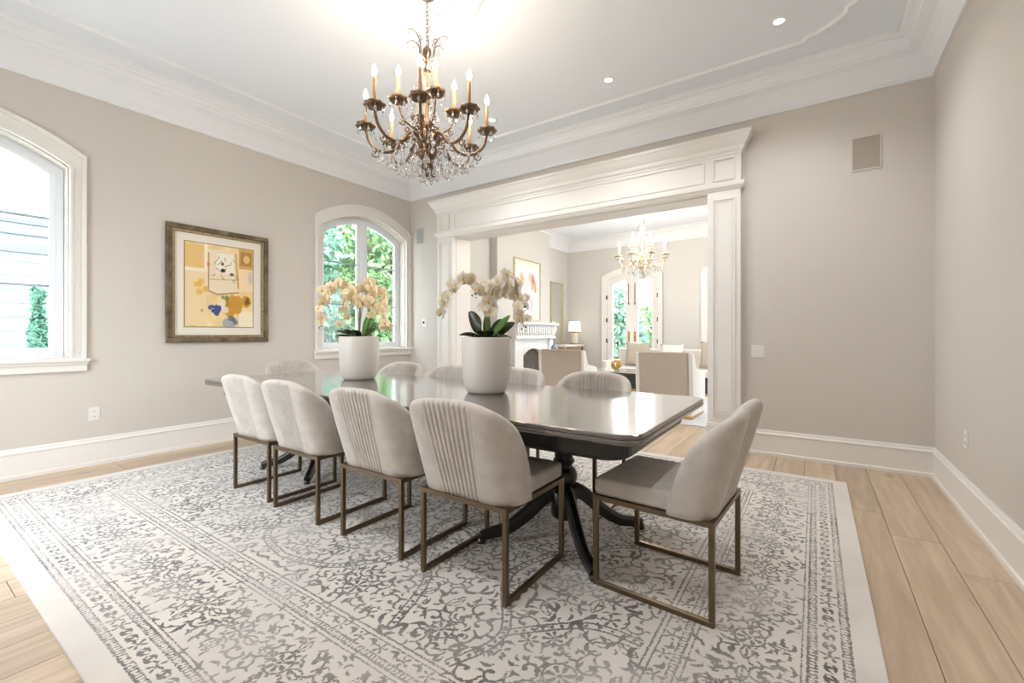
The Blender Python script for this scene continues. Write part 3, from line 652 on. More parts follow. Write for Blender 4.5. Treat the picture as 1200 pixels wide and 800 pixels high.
# ------------------------------------------------------------------ dining chairs
def shell_mesh():
    A_, R_, WL = .165, .085, .065; S = A_+R_*PI/2+WL; z0, z1, th, nn = .413, .885-Z0, .062, 3.0
    def plan(s):
        sg = 1 if s >= 0 else -1; s = abs(s)
        if s <= A_: return Vector((sg*s, -.225)), Vector((0, -1))
        if s <= A_+R_*PI/2:
            a = (s-A_)/R_; return Vector((sg*(A_+R_*math.sin(a)), -.225+R_*(1-math.cos(a)))), Vector((sg*math.sin(a), -math.cos(a)))
        return Vector((sg*(A_+R_), -.225+R_+(s-A_-R_*PI/2))), Vector((sg, 0))
    def top(s): return z0+(z1-z0)*max(0, 1-(abs(s)/S)**nn)**(1/nn)
    rim = [(S*math.sin(a*PI/2)**(2/nn)*1.0, z0+(z1-z0)*math.cos(a*PI/2)**(2/nn)) for a in np.linspace(0, 1, 60)]
    rx = np.array([p[0] for p in rim]); rz = np.array([p[1] for p in rim])
    def dist(s, z):
        ax, az = rx[:-1], rz[:-1]; ex, ez = np.diff(rx), np.diff(rz)
        t = np.clip(((abs(s)-ax)*ex+(z-az)*ez)/(ex*ex+ez*ez+1e-12), 0, 1); return float(np.min(np.hypot(abs(s)-ax-t*ex, z-az-t*ez)))
    pos = list(np.linspace(0, .135, 41))+list(np.linspace(.15, S*.86, 13))+[S*k for k in (.90, .93, .955, .975, .988, .996, 1.0)]
    ss = [-p for p in pos[:0:-1]]+pos
    ts = [0, .07, .15, .24, .33, .42, .51, .6, .68, .75, .81, .86, .9, .93, .955, .975, .988, .996, 1.0]
    bm = bmesh.new(); G = {}
    for side in (0, 1):
        for i, s in enumerate(ss):
            for j, t in enumerate(ts):
                tz = top(s); z = z0+(tz-z0)*t; c, n = plan(s); d = dist(s, z) if j < len(ts)-1 else 0
                rr = .033; w_ = th/2*math.sqrt(max(0, 1-(1-min(d, rr)/rr)**2)); h = (z-z0)/(z1-z0)
                fan = 1+.16*(h-.5); px_ = s/fan
                pl = 0
                if abs(px_) < .128 and d > .004:
                    ph = (px_/.0256) % 1; pl = -.0095*(1-abs(math.sin(PI*ph)))**1.3*min(1, d/.03)*min(1, (.128-abs(px_))/.01+.2)
                w_ = max(0, w_+pl); o_ = (w_ if side == 0 else -w_)
                bulge = .008*math.sin(PI*min(1, h))
                x = c.x+n.x*(o_+bulge)+math.copysign(.018*h, c.x)*(min(1, abs(c.x)/.2)); y = c.y+n.y*(o_+bulge)-.125*h**1.15
                G[side, i, j] = bm.verts.new((x, y, z))
    ni, nj = len(ss), len(ts)
    for side in (0, 1):
        for i in range(ni-1):
            for j in range(nj-1):
                q = (G[side,i,j], G[side,i+1,j], G[side,i+1,j+1], G[side,i,j+1]); bm.faces.new(q if side == 0 else q[::-1])
    for i in range(ni-1): bm.faces.new((G[1,i,0], G[1,i+1,0], G[0,i+1,0], G[0,i,0]))
    bmesh.ops.remove_doubles(bm, verts=bm.verts[:], dist=.0004)
    bmesh.ops.dissolve_degenerate(bm, edges=bm.edges[:], dist=.0002)
    return bm
def make_chair():
    t = thing('dining_chair', 'x', 'chair')
    mesh_obj('backrest', shell_mesh(), M['fabric'], t, smooth=True)
    bm = bx(-.247, .247, -.20, .263, .413, .494); o = mesh_obj('seat', bm, M['fabric'], t, bevel=.02, seg=4)
    bm = bmesh.new(); tube(bm, [(-.232, .2645, .44), (.232, .2645, .44)], .003, 6); mesh_obj('piping', bm, M['fabric'], o)
    w_ = .011
    for sx in (-1, 1):
        for sy in (-1, 1): mesh_obj('leg', bx(sx*.244-w_, sx*.244+w_, sy*.252-w_, sy*.252+w_, .022, .392), M['bronze'], t, bevel=.0015, seg=1)
        mesh_obj('sled_rail', bx(sx*.244-w_, sx*.244+w_, -.263, .263, 0, .022), M['bronze'], t, bevel=.0015, seg=1)
    bm = bmesh.new()
    for sx in (-1, 1): box(bm, sx*.244-w_, sx*.244+w_, -.263, .263, .392, .414)
    for sy in (-1, 1): box(bm, -.233, .233, sy*.252-w_, sy*.252+w_, .392, .414)
    mesh_obj('seat_frame', bm, M['bronze'], t)
    return t
ch0 = make_chair()
D_ = ['beige velvet dining chair with pleated back, ']
near = [(-1.331, 1.797, 0, 'nearest the camera in the near row, beside the head chair'), (-1.998, 1.815, 0, 'second from the right in the near row'),
        (-2.733, 1.812, 0, 'third from the right in the near row'), (-3.343, 1.832, 0, 'leftmost of the four in the near row')]
far = [(-1.36, 2.79, PI, 'rightmost across the table, by the doorway pilaster'), (-2.07, 2.79, PI, 'across the table, its top showing right of the front flowerpot'),
       (-2.77, 2.79, PI, 'across the table, its top showing left of the front flowerpot'), (-3.46, 2.79, PI, 'across the table, its top showing right of the rear flowerpot')]
spots = near+far+[(-.572, 2.15, PI/2-.06, 'at the right head of the table, seen from its side'), (-4.50, 2.68, -PI/2-.02, 'at the far left head of the table by the wall')]
for i, (x, y, rz, txt) in enumerate(spots):
    o = ch0 if i == 0 else copy_tree(ch0)
    o.location = (x, y, Z0); o.rotation_euler = (0, 0, rz); o['label'] = 'beige velvet dining chair '+txt; o['group'] = 'dining chairs around the table'

# ------------------------------------------------------------------ potted orchids
def petal_mesh(bm, L, W, a, tilt, rot_, cup=.15, n=4, m=3, off=0):
    """one petal in the flower's local frame; flower faces +Z"""
    V = {}
    for i in range(n+1):
        t = i/n; wd = W*math.sin(PI*(.12+.86*t)**.9)**.8*.5
        for j in range(-1, 2):
            x = L*t; y = wd*j; z = off+math.sin(tilt)*x-cup*abs(y)+.25*L*t*(1-t)
            c, s = math.cos(a), math.sin(a); V[i, j] = bm.verts.new((x*c-y*s, x*s+y*c, z))
    for i in range(n):
        for j in (-1, 0): bm.faces.new((V[i,j], V[i+1,j], V[i+1,j+1], V[i,j+1]))
def flower_mesh(material):
    bm = bmesh.new()
    for a in (PI/2, PI/2+2.3, PI/2-2.3): petal_mesh(bm, .042, .028, a, -.1, 0)
    for a in (.12, PI-.12): petal_mesh(bm, .046, .056, a, .08, 0, off=.002)
    for f in bm.faces: f.material_index = 0
    n0 = len(bm.faces)
    vs = [bm.verts.new(p) for p in ((-.005, -.004, .004), (.005, -.004, .004), (.007, -.018, .014), (0, -.022, .010), (-.007, -.018, .014), (0, .002, .014))]
    for f in ((0, 1, 5), (0, 5, 4), (1, 2, 5), (2, 3, 5), (3, 4, 5)): bm.faces.new([vs[i] for i in f]).material_index = 1
    me = bpy.data.meshes.new('blossom'); bm.to_mesh(me); bm.free(); me.materials.append(material); me.materials.append(M['lip'])
    me.polygons.foreach_set('use_smooth', [True]*len(me.polygons)); return me
FW = flower_mesh(M['petal']); FY_ = flower_mesh(M['petaly'])
def leaf_blade(name, parent, m, a, L, W, rise, droop, base=(0, 0, 0), tw=0):
    bm = bmesh.new(); V = {}; n = 9
    for i in range(n+1):
        t = i/n; r = L*t*math.cos(rise)*(1-.1*t); z = L*(t*math.sin(rise)-droop*t*t); wd = W*math.sin(PI*min(1, .1+.9*t))**.7*.5*(1 if i < n else .05)
        for j in (-1, 0, 1):
            for side in (0, 1):
                k_ = tw*min(1, t*2.5); y = wd*j*math.cos(k_); q_ = wd*j*math.sin(k_); r2 = r-q_*math.sin(rise)*(.7); c, s = math.cos(a), math.sin(a); V[i, j, side] = bm.verts.new((base[0]+r2*c-y*s, base[1]+r2*s+y*c-side*.003*abs(math.sin(k_)), base[2]+z+q_*math.cos(rise*.7)+abs(j)*wd*.2-side*.003))
    for i in range(n):
        for side in (0, 1):
            for j in (-1, 0): bm.faces.new((V[i,j,side], V[i+1,j,side], V[i+1,j+1,side], V[i,j+1,side]))
        for j in (-1, 1): bm.faces.new((V[i,j,0], V[i+1,j,0], V[i+1,j,1], V[i,j,1]))
    return mesh_obj(name, bm, m, parent, smooth=True)
# image-plane axes at the camera: used only to lay the sprays out left/right as they stand on the table
RT_ = Vector((math.cos(math.radians(34.3)), math.sin(math.radians(34.3)), 0)); BK = Vector((RT_.y, -RT_.x, 0))  # to the right; towards the room's near side
def orchid(label, loc, fm, sprays, leaves, seed):
    rnd = random.Random(seed)
    t = thing('potted_orchid', label, 'potted plant', loc)
    bm = bmesh.new(); lathe(bm, [(0, 0), (.118, 0), (.128, .005), (.140, .02), (.152, .05), (.162, .12), (.167, .22), (.168, .365), (.166, .372), (.160, .372), (.157, .365), (.155, .33), (0, .33)], seg=48)
    pot = mesh_obj('pot', bm, M['pot'], t, smooth=True)
    bm = bmesh.new(); lathe(bm, [(.1545, .331), (.15, .345), (.12, .352), (.06, .360), (0, .362)], seg=24); mesh_obj('soil', bm, M['soil'], t, smooth=True)
    for (a, L, W, rise, droop, mm, tw) in leaves: leaf_blade('leaf', t, M[mm], a, L, W, rise, droop, (.015*math.cos(a), .015*math.sin(a), .355), tw)
    for k in range(5):   # pale aerial roots
        a = rnd.uniform(0, 6.28); c, s = math.cos(a), math.sin(a)
        bm = bmesh.new(); tube(bm, smoothpath([(.02*c, .02*s, .36), (.06*c, .06*s, .40+rnd.uniform(0, .02)), (.09*c-.02*s, .09*s+.02*c, .375), (.11*c, .11*s, .36)], 4), .0035, 6); mesh_obj('aerial_root', bm, M['stem'], t, smooth=True)
    bm = bmesh.new(); tube(bm, [(0, 0, .35), (.003, .0, .62)], .0045, 6); mesh_obj('stake', bm, M['stem'], t)
    for pts, nf, jit, sc in sprays:
        P = smoothpath([RT_*p[0]+BK*p[1]+Vector((0, 0, p[2])) for p in pts], 8); bm = bmesh.new(); tube(bm, P, [.0042-.0022*i/(len(P)-1) for i in range(len(P))], 6); mesh_obj('stem', bm, M['stem'], t, smooth=True)
        n = len(P); st = int(n*.36)
        for k in range(nf):
            i = int(st+(n-1-st)*k/(nf)); p = P[i]; side = (-1)**k
            d = Vector((rnd.uniform(-1, 1), rnd.uniform(-1, 1), rnd.uniform(-.9, .5)))*jit
            q = p+d+RT_*side*.012
            nrm = (BK*rnd.uniform(.5, 1.2)+RT_*rnd.uniform(-.9, .9)+Vector((0, 0, rnd.uniform(-.35, .25)))).normalized()
            if rnd.random() < .25: nrm = (nrm-BK*1.4).normalized()
            o = bpy.data.objects.new('blossom', fm); C.objects.link(o); o.parent = t; o.location = q
            zq = nrm.to_track_quat('Z', 'Y'); o.rotation_euler = zq.to_euler(); s_ = sc*1.22*(1-.25*k/nf)*rnd.uniform(.9, 1.1); o.scale = (s_,)*3
        for k in range(3):   # buds at the tip
            bm = bmesh.new(); bmesh.ops.create_icosphere(bm, subdivisions=1, radius=.009-.0015*k); mesh_obj('bud', bm, M['leafb'], t, smooth=True, loc=P[-1]+RT_*(.012*(-1)**k)+Vector((0, 0, -.012*k)))
    return t
RA = math.radians(34.3)   # direction of RT_ in plan
orchid('white matte pot of white moth orchid, nearer the middle of the dark table', (-1.835, 2.385, TZ), FW,
 [([(0,0,.36),(.0,0,.52),(-.03,0,.66),(-.10,0,.76),(-.19,.02,.76),(-.26,.03,.66),(-.30,.04,.53)], 18, .022, .95),
  ([(0,0,.36),(.02,0,.55),(.05,.02,.70),(.12,.03,.78),(.19,.03,.74),(.22,.04,.62),(.25,.05,.44)], 26, .032, .95),
  ([(0,0,.36),(.01,-.02,.50),(.04,-.02,.62),(.10,-.03,.72),(.17,-.04,.71),(.25,-.05,.58)], 17, .034, .95),
  ([(0,0,.36),(-.01,.02,.52),(-.0,.04,.62),(-.04,.05,.72),(-.08,.06,.66)], 9, .028, .95)],
 [(RA+PI*.93, .25, .115, 1.05, .10, 'leaf', 1.2), (RA+.2, .25, .07, .62, .10, 'leaf', 1.1), (RA-.1, .25, .06, .85, .08, 'leafb', 1.1), (RA+PI*.5, .20, .055, 1.35, .03, 'leafb', .3), (RA+PI*1.03, .21, .06, .45, .28, 'leaf', .5), (RA-.3, .2, .05, .42, .35, 'leaf', .4),
  (RA+PI*.8, .2, .07, .8, .2, 'leafb', .9), (RA-1.3, .17, .07, .75, .3, 'leaf', 0), (RA+.5, .2, .065, .95, .1, 'leaf', 1.2), (RA+PI*1.35, .16, .06, .7, .25, 'leaf', .2)], 3)
orchid('white matte pot of cream yellow moth orchid, in front of the arched window', (-3.30, 2.46, TZ), FY_,
 [([(0,0,.36),(-.01,0,.55),(-.05,0,.74),(-.14,.0,.84),(-.24,.02,.80),(-.31,.02,.68),(-.33,.02,.46)], 18, .026, 1.1),
  ([(0,0,.36),(.01,0,.60),(.04,0,.78),(.10,0,.84),(.17,.02,.76),(.22,.02,.60),(.22,.02,.42)], 22, .038, 1.1),
  ([(0,0,.36),(-.0,-.02,.55),(-.03,-.02,.68),(-.10,-.02,.74),(-.15,-.02,.64),(-.17,-.02,.44)], 12, .034, 1.05),
  ([(0,0,.36),(.01,0,.60),(.0,.02,.74),(-.05,.02,.80),(-.07,.03,.72)], 11, .036, 1.1),
  ([(0,0,.36),(.02,0,.58),(.06,.02,.70),(.12,.02,.72),(.15,.02,.60),(.16,.02,.48)], 11, .036, 1.1)],
 [(RA+.3, .27, .07, 1.2, .0, 'leafb', 1.2), (RA+.15, .22, .10, .95, .05, 'leafb', 1.3), (RA+PI, .24, .05, .5, .2, 'leaf', .6), (RA+PI*1.1, .22, .05, .3, .2, 'leaf', .3), (RA-.25, .2, .08, .6, .15, 'leaf', .9),
  (RA+PI*1.5, .17, .08, .75, .25, 'leaf', 0), (RA+.1, .24, .03, .15, .1, 'leaf', .2), (RA+PI*1.25, .17, .06, .7, .2, 'leaf', .5), (RA+PI, .22, .04, .12, .1, 'leaf', .3)], 5)

# ------------------------------------------------------------------ chandeliers
def crystal_mesh(L, R):
    bm = bmesh.new(); lathe(bm, [(0, 0), (R*.35, -L*.12), (R*.8, -L*.45), (R, -L*.68), (R*.6, -L*.92), (0, -L)], seg=6)
    lathe(bm, [(0, .018), (.005, .012), (.005, .006), (0, 0)], seg=5)
    bmesh.ops.recalc_face_normals(bm, faces=bm.faces[:]); me = bpy.data.meshes.new('crystal_drop'); bm.to_mesh(me); bm.free(); me.materials.append(M['crystal']); return me
CR1, CR2 = crystal_mesh(.05, .014), crystal_mesh(.035, .010)
def crystal(parent, p, me=None, s=1):
    o = bpy.data.objects.new('crystal_drop', me or CR1); C.objects.link(o); o.parent = parent; o.location = p; o.scale = (s, s, s); o.rotation_euler = (0, 0, random.uniform(0, 3)); return o
def rot_z(p, a): c, s = math.cos(a), math.sin(a); return Vector((p[0]*c-p[1]*s, p[0]*s+p[1]*c, p[2]))
def arm_tree(root, path, zb, a, mats, big=1, watts=4.5, r0=.0118, cand=.17):
    am, cm = mats; r = path[-1][0]
    P = smoothpath([(p[0], 0, p[1]) for p in path], 6); bm = bmesh.new(); n = len(P)
    tube(bm, P, [r0*(1.15-.35*i/(n-1)) for i in range(n)], 8)
    # curled acanthus scrolls riding on the arm
    for (rr, zz, k) in ((path[2][0]-.03, path[2][1]+.028, 1), (path[-3][0], path[-3][1]-.03, -1), (path[3][0]+.01, path[3][1]-.035, -1), (path[1][0]+.03, path[1][1]-.05, 1)):
        sp = [(rr+.030*big*(1-t*.8)*math.cos(k*t*7), 0, zz+.030*big*(1-t*.8)*math.sin(k*t*7)) for t in np.linspace(0, 1, 16)]
        tube(bm, sp, .005, 6)
    arm = mesh_obj('arm', bm, am, root, smooth=True); arm.rotation_euler = (0, 0, a)
    bm = bmesh.new(); wav = lambda t: 1+.09*math.cos(t*2*PI*8)
    lathe(bm, [(.008, zb-.035), (.014, zb-.03), (.018, zb-.015), (.052, zb-.022), (.066, zb-.010), (.064, zb+.002), (.03, zb-.002), (.016, zb+.008), (.020, zb+.02), (.012, zb+.026), (0, zb+.026)], r, 0, 24, wav)
    mesh_obj('bobeche', bm, am, arm, smooth=True)
    bm = bmesh.new(); lathe(bm, [(0, zb+.02), (.0115, zb+.02), (.0105, zb+cand), (.008, zb+cand+.006), (0, zb+cand+.006)], r, 0, 12); mesh_obj('candle_sleeve', bm, cm, arm, smooth=True)
    zt = zb+cand+.006
    bm = bmesh.new(); lathe(bm, [(0, zt), (.008, zt), (.016, zt+.018), (.0155, zt+.032), (.009, zt+.054), (.0015, zt+.074), (0, zt+.076)], r, 0, 10); mesh_obj('bulb', bm, M['bulb'], arm, smooth=True)
    l = bpy.data.lights.new('bulb_light', 'POINT'); l.energy = watts; l.color = (1, .92, .82); l.shadow_soft_size = .016
    lo = bpy.data.objects.new('bulb_light', l); C.objects.link(lo); lo.parent = arm; lo.location = (r, 0, zt+.10)
    for k in range(6):
        b = 2*PI*k/6; crystal(arm, (r+.055*math.cos(b), .055*math.sin(b), zb-.03), CR2)
    return arm
def chandelier(label, loc, ztop, zc, amat=M['antique'], cmat=M['champagne'], big=True, watts=4.5, seed=1):
    """local z is world z; zc = hub height"""
    rnd = random.Random(seed); t = thing('chandelier', label, 'chandelier', loc)
    Z = lambda z: z-2.43+zc
    n1 = 8
    lower = [(.03, Z(2.42)), (.06, Z(2.50)), (.11, Z(2.545)), (.165, Z(2.52)), (.21, Z(2.46)), (.28, Z(2.435)), (.35, Z(2.455)), (.40, Z(2.51)), (.42, Z(2.595))]
    upper = [(.02, Z(2.63)), (.05, Z(2.60)), (.09, Z(2.595)), (.13, Z(2.615)), (.17, Z(2.65)), (.19, Z(2.70)), (.20, Z(2.75))]
    for k in range(n1): arm_tree(t, lower, Z(2.62), math.radians(34.3-90+5)+2*PI*k/n1, (amat, cmat), 1, watts)
    for k in range(4): arm_tree(t, upper, Z(2.775), math.radians(34.3-90+27)+2*PI*k/4, (amat, cmat), .7, watts, .007, .15)
    bm = bmesh.new(); lathe(bm, [(0, Z(2.27)), (.012, Z(2.275)), (.018, Z(2.29)), (.012, Z(2.305)), (.02, Z(2.32)), (.045, Z(2.345)), (.03, Z(2.37)), (.02, Z(2.385)), (.055, Z(2.40)), (.07, Z(2.425)), (.06, Z(2.45)), (.025, Z(2.465)), (.018, Z(2.50)), (.028, Z(2.53)), (.032, Z(2.56)), (.016, Z(2.59)), (.035, Z(2.62)), (.04, Z(2.64)), (.018, Z(2.66)), (.014, Z(2.72)), (.022, Z(2.76)), (.026, Z(2.80)), (.014, Z(2.84)), (.011, Z(2.95)), (.022, Z(2.99)), (.026, Z(3.02)), (.012, Z(3.05)), (.01, Z(3.10)), (.03, Z(3.13)), (.03, Z(3.16)), (.012, Z(3.19)), (0, Z(3.20))], seg=16)
    mesh_obj('column', bm, amat, t, smooth=True)
    for k in range(6):     # crown scrolls at the top
        a = 2*PI*k/6+.4; bm = bmesh.new(); P = smoothpath([rot_z(p, a) for p in ((.015, 0, Z(3.08)), (.05, 0, Z(3.12)), (.06, 0, Z(3.19)), (.085, 0, Z(3.23)), (.12, 0, Z(3.245)), (.15, 0, Z(3.235)))], 5)
        tube(bm, P, [.007-.004*i/(len(P)-1) for i in range(len(P))], 6)
        P = [rot_z((.058+.02*(1-u*.7)*math.cos(u*6), 0, Z(3.215)+.02*(1-u*.7)*math.sin(u*6)), a) for u in np.linspace(0, 1, 12)]; tube(bm, P, .004, 5)
        s_ = mesh_obj('crown_scroll', bm, M['steel'], t, smooth=True); crystal(s_, rot_z((.15, 0, Z(3.225)), a), CR2); crystal(s_, rot_z((.10, 0, Z(3.205)), a), CR2); crystal(s_, rot_z((.04, 0, Z(3.05)), a), CR1)
    for k in range(8):     # bead swags from the crown to the arms
        a = 2*PI*k/8+.2; bm = bmesh.new()
        for u in np.linspace(.02, 1, 22):
            p = rot_z((.05+.25*u**1.3, 0, Z(3.02)-.48*u-.10*math.sin(PI*u)), a); mt = Matrix.Translation(p); bmesh.ops.create_icosphere(bm, subdivisions=1, radius=.0045, matrix=mt)
        sg_ = mesh_obj('bead_swag', bm, M['crystal'], t); sg_['kind'] = 'stuff'
    for k in range(3):     # small finial leaves under the hub
        a = 2*PI*k/3+.3; bm = bmesh.new(); tube(bm, smoothpath([rot_z(p, a) for p in ((.02, 0, Z(2.40)), (.04, 0, Z(2.34)), (.035, 0, Z(2.28)), (.06, 0, Z(2.265)))], 4), .007, 6); mesh_obj('lower_scroll', bm, amat, t, smooth=True)
    for (r, n, z, me) in ((.06, 8, 2.31, CR1), (.13, 12, 2.33, CR1), (.20, 14, 2.355, CR1), (.27, 16, 2.37, CR2), (.33, 16, 2.40, CR2), (.03, 5, 2.28, CR1), (.0, 1, 2.27, CR1), (.10, 8, 2.36, CR1), (.17, 12, 2.37, CR1), (.235, 16, 2.40, CR1), (.30, 16, 2.42, CR1), (.36, 16, 2.44, CR2), (.14, 10, 2.50, CR2), (.08, 8, 2.70, CR2), (.10, 6, 2.90, CR2)):
        for k in range(n):
            a = 2*PI*(k+rnd.random()*.4)/n; crystal(t, (r*math.cos(a), r*math.sin(a), Z(z)+rnd.uniform(-.02, .02)), me)
    # chain
    z = Z(3.20); k = 0
    while z < ztop-.03:
        bm = bmesh.new(); P = [(.009*math.cos(u), 0, .019*math.sin(u)) for u in np.linspace(0, 2*PI, 13)[:-1]]; tube(bm, P, .0028, 6, closed=True)
        o = mesh_obj('chain_link', bm, M['steel'], t, smooth=True, loc=(0, 0, z+.015)); o.rotation_euler = (0, 0, (k % 2)*PI/2+.4); z += .029; k += 1
    bm = bmesh.new(); lathe(bm, [(0, z-.005), (.02, z), (.055, ztop-.012), (.06, ztop), (0, ztop)], seg=20); mesh_obj('ceiling_canopy', bm, M['steel'], t, smooth=True)
    return t
chandelier('large antique brass and crystal chandelier hanging over the dining table', (-2.25, 2.24, 0), ZC-.05, 2.43, watts=BULB_W, seed=1)
chandelier('smaller bright crystal chandelier hanging in the living room beyond', (-2.50, 7.70, 0), LZ, 2.34, amat=M['palegold'], cmat=M['matboard'], watts=BULB2_W, seed=2)

# ------------------------------------------------------------------ recessed lights
def downlight(loc, label, group=None, watts=SPOT_W):
    t = thing('recessed_light', label, 'ceiling light', loc)
    bm = bmesh.new(); lathe(bm, [(.058, 0), (.056, -.006), (.040, -.007), (.034, -.0005)], seg=28); mesh_obj('trim_ring', bm, M['plaster'], t, smooth=True)
    bm = bmesh.new(); lathe(bm, [(.034, -.001), (.026, -.004), (0, -.006)], seg=20); mesh_obj('lens', bm, M['lampw'], t, smooth=True)
    l = bpy.data.lights.new('downlight', 'SPOT'); l.energy = watts; l.spot_size = 2.3; l.spot_blend = .9; l.color = (.96, .98, 1); l.shadow_soft_size = .04
    o = bpy.data.objects.new('downlight', l); C.objects.link(o); o.parent = t; o.location = (0, 0, -.03)
    return t
downlight((-.23, 4.02, ZC), 'recessed ceiling light nearest the right corner of the room')
downlight((-1.63, 4.03, ZC), 'recessed ceiling light in the middle above the doorway')
downlight((-3.03, 4.04, ZC), 'recessed ceiling light just right of the chandelier candles')
for x in (-.23, -1.63, -3.03, -4.43):
    if x != -4.43: downlight((x, .42, ZC), {-.23: 'added unseen recessed light over the near right corner, above the frame', -1.63: 'added unseen recessed light over the near middle, above the frame', -3.03: 'added unseen recessed light over the near left, above the frame'}[x], 'recessed lights behind the viewpoint')['group'] = 'recessed lights behind the viewpoint'  # near row is unseen, added to brighten the room

# ------------------------------------------------------------------ painted flat prints (vertex colours)
def print_mesh(name, w_, h_, img, parent, fn):
    """img: H x W x 3 sRGB 0..255, v up; fn maps (a,b) metres to local point"""
    H, W = img.shape[:2]; xs = np.linspace(0, w_, W); ys = np.linspace(0, h_, H)
    vs = [fn(a, b) for b in ys for a in xs]; fs = [(j*W+i, j*W+i+1, (j+1)*W+i+1, (j+1)*W+i) for j in range(H-1) for i in range(W-1)]
    me = bpy.data.meshes.new(name); me.from_pydata(vs, [], fs); at = me.color_attributes.new('paint', 'FLOAT_COLOR', 'POINT')
    c = img/255; lin = np.where(c <= .04045, c/12.92, ((c+.055)/1.055)**2.4); at.data.foreach_set('color', np.concatenate([lin, np.ones((H, W, 1))], -1).astype(np.float32).ravel())
    m = bpy.data.materials.new(name+'_print'); m.use_nodes = True; nt = m.node_tree; a = nt.nodes.new('ShaderNodeAttribute'); a.attribute_name = 'paint'
    nt.links.new(a.outputs['Color'], nt.nodes['Principled BSDF'].inputs['Base Color']); nt.nodes['Principled BSDF'].inputs['Roughness'].default_value = .6
    me.materials.append(m); o = bpy.data.objects.new(name, me); C.objects.link(o); o.parent = parent; return o
def canvas(W, H, rgb, seed):
    r = np.random.default_rng(seed); im = np.ones((H, W, 3))*np.array(rgb, float)
    g = r.normal(0, 1, (H//8+2, W//8+2)); g = np.kron(g, np.ones((8, 8)))[:H, :W]
    for _ in range(3): g = (g+np.roll(g, 3, 0)+np.roll(g, 3, 1)+np.roll(g, -3, 0)+np.roll(g, -3, 1))/5
    return im+g[..., None]*np.array((6, 8, 12))
def p_rect(im, x0, y0, x1, y1, rgb, al=1):
    H, W = im.shape[:2]; s = im[int(y0*H):int(y1*H), int(x0*W):int(x1*W)]; s[:] = s*(1-al)+np.array(rgb)*al
def p_blob(im, cx, cy, rx, ry, rgb, al=1, n=1, spread=0, rnd=None):
    H, W = im.shape[:2]; Y, X = np.mgrid[0:H, 0:W]
    for _ in range(n):
        ox, oy = ((rnd.gauss(0, spread), rnd.gauss(0, spread)) if rnd else (0, 0)); k = rnd.uniform(.5, 1.2) if rnd else 1
        d = ((X/W-cx-ox)/(rx*k))**2+((Y/H-cy-oy)/(ry*k))**2; a = np.clip((1.15-d)*4, 0, 1)[..., None]*al; im[:] = im*(1-a)+np.array(rgb)*a
def p_line(im, pts, w_, rgb):
    H, W = im.shape[:2]; Y, X = np.mgrid[0:H, 0:W]; X = X/W; Y = Y/H
    for (ax, ay), (bx_, by_) in zip(pts, pts[1:]):
        ex, ey = bx_-ax, by_-ay; t = np.clip(((X-ax)*ex+(Y-ay)*ey)/(ex*ex+ey*ey+1e-9), 0, 1); d = np.hypot(X-ax-t*ex, Y-ay-t*ey)
        a = np.clip((w_-d)/.004+.5, 0, 1)[..., None]; im[:] = im*(1-a)+np.array(rgb)*a
rn = random.Random(4); A = canvas(128, 150, (240, 212, 158), 3)     # drawn with y down
p_rect(A, 0, .02, .27, .30, (232, 196, 128)); p_rect(A, 0, .30, .28, .34, (246, 236, 214)); p_rect(A, .27, .0, .32, .5, (248, 236, 210)); p_rect(A, 0, .34, .3, .98, (240, 214, 170))
p_rect(A, .78, .0, 1, .26, (214, 170, 92)); p_rect(A, .80, .04, .98, .22, (178, 134, 62)); p_blob(A, .89, .13, .05, .05, (226, 190, 130)); p_rect(A, .78, .26, 1, .54, (244, 218, 178)); p_rect(A, .78, .80, 1, 1, (250, 236, 206))
p_rect(A, .32, .06, .76, .58, (238, 222, 192)); p_rect(A, .44, .10, .70, .34, (246, 238, 222)); p_line(A, [(.32, .1), (.32, .56), (.45, .60), (.76, .56)], .008, (168, 134, 90)); p_line(A, [(.33, .42), (.76, .40)], .006, (214, 184, 120))
p_line(A, [(.72, .08), (.74, .30), (.76, .50)], .012, (206, 160, 80))
for _ in range(14): x, y = rn.uniform(.40, .72), rn.uniform(.12, .50); p_line(A, [(x, y), (x+rn.uniform(-.1, .1), y+rn.uniform(-.06, .08))], .004, (130, 108, 80))
p_blob(A, .53, .30, .035, .025, (52, 44, 36)); p_blob(A, .52, .22, .02, .02, (90, 70, 50)); p_blob(A, .66, .34, .03, .02, (120, 96, 70))
p_blob(A, .66, .72, .07, .08, (204, 150, 44), .9, 9, .055, rn); p_blob(A, .58, .68, .03, .03, (122, 130, 70), .8, 6, .04, rn); p_blob(A, .48, .72, .05, .05, (236, 226, 206), .9, 5, .04, rn)
p_blob(A, .43, .80, .035, .035, (66, 78, 140), .95, 9, .032, rn); p_blob(A, .37, .76, .02, .02, (52, 60, 120), .9, 3, .02, rn); p_blob(A, .20, .50, .04, .03, (232, 178, 70), .7, 5, .035, rn)
p_blob(A, .62, .95, .10, .07, (150, 160, 176), .8); p_blob(A, .68, .90, .04, .03, (90, 98, 120), .7, 3, .02, rn); p_blob(A, .88, .67, .075, .075, (210, 158, 34)); p_blob(A, .89, .68, .03, .03, (110, 76, 20), .8, 3, .02, rn); p_blob(A, .95, .36, .03, .09, (206, 200, 190))
p_blob(A, .32, .24, .02, .03, (216, 120, 60), .8); p_blob(A, .23, .80, .02, .02, (190, 130, 110), .6)
t = thing('framed_picture', 'collage print in distressed dark gold frame with white mat on left wall', 'picture', (XL, 2.19, 1.08))
PWd, PHt = .995, 1.205; y0, y1 = -PWd/2, PWd/2
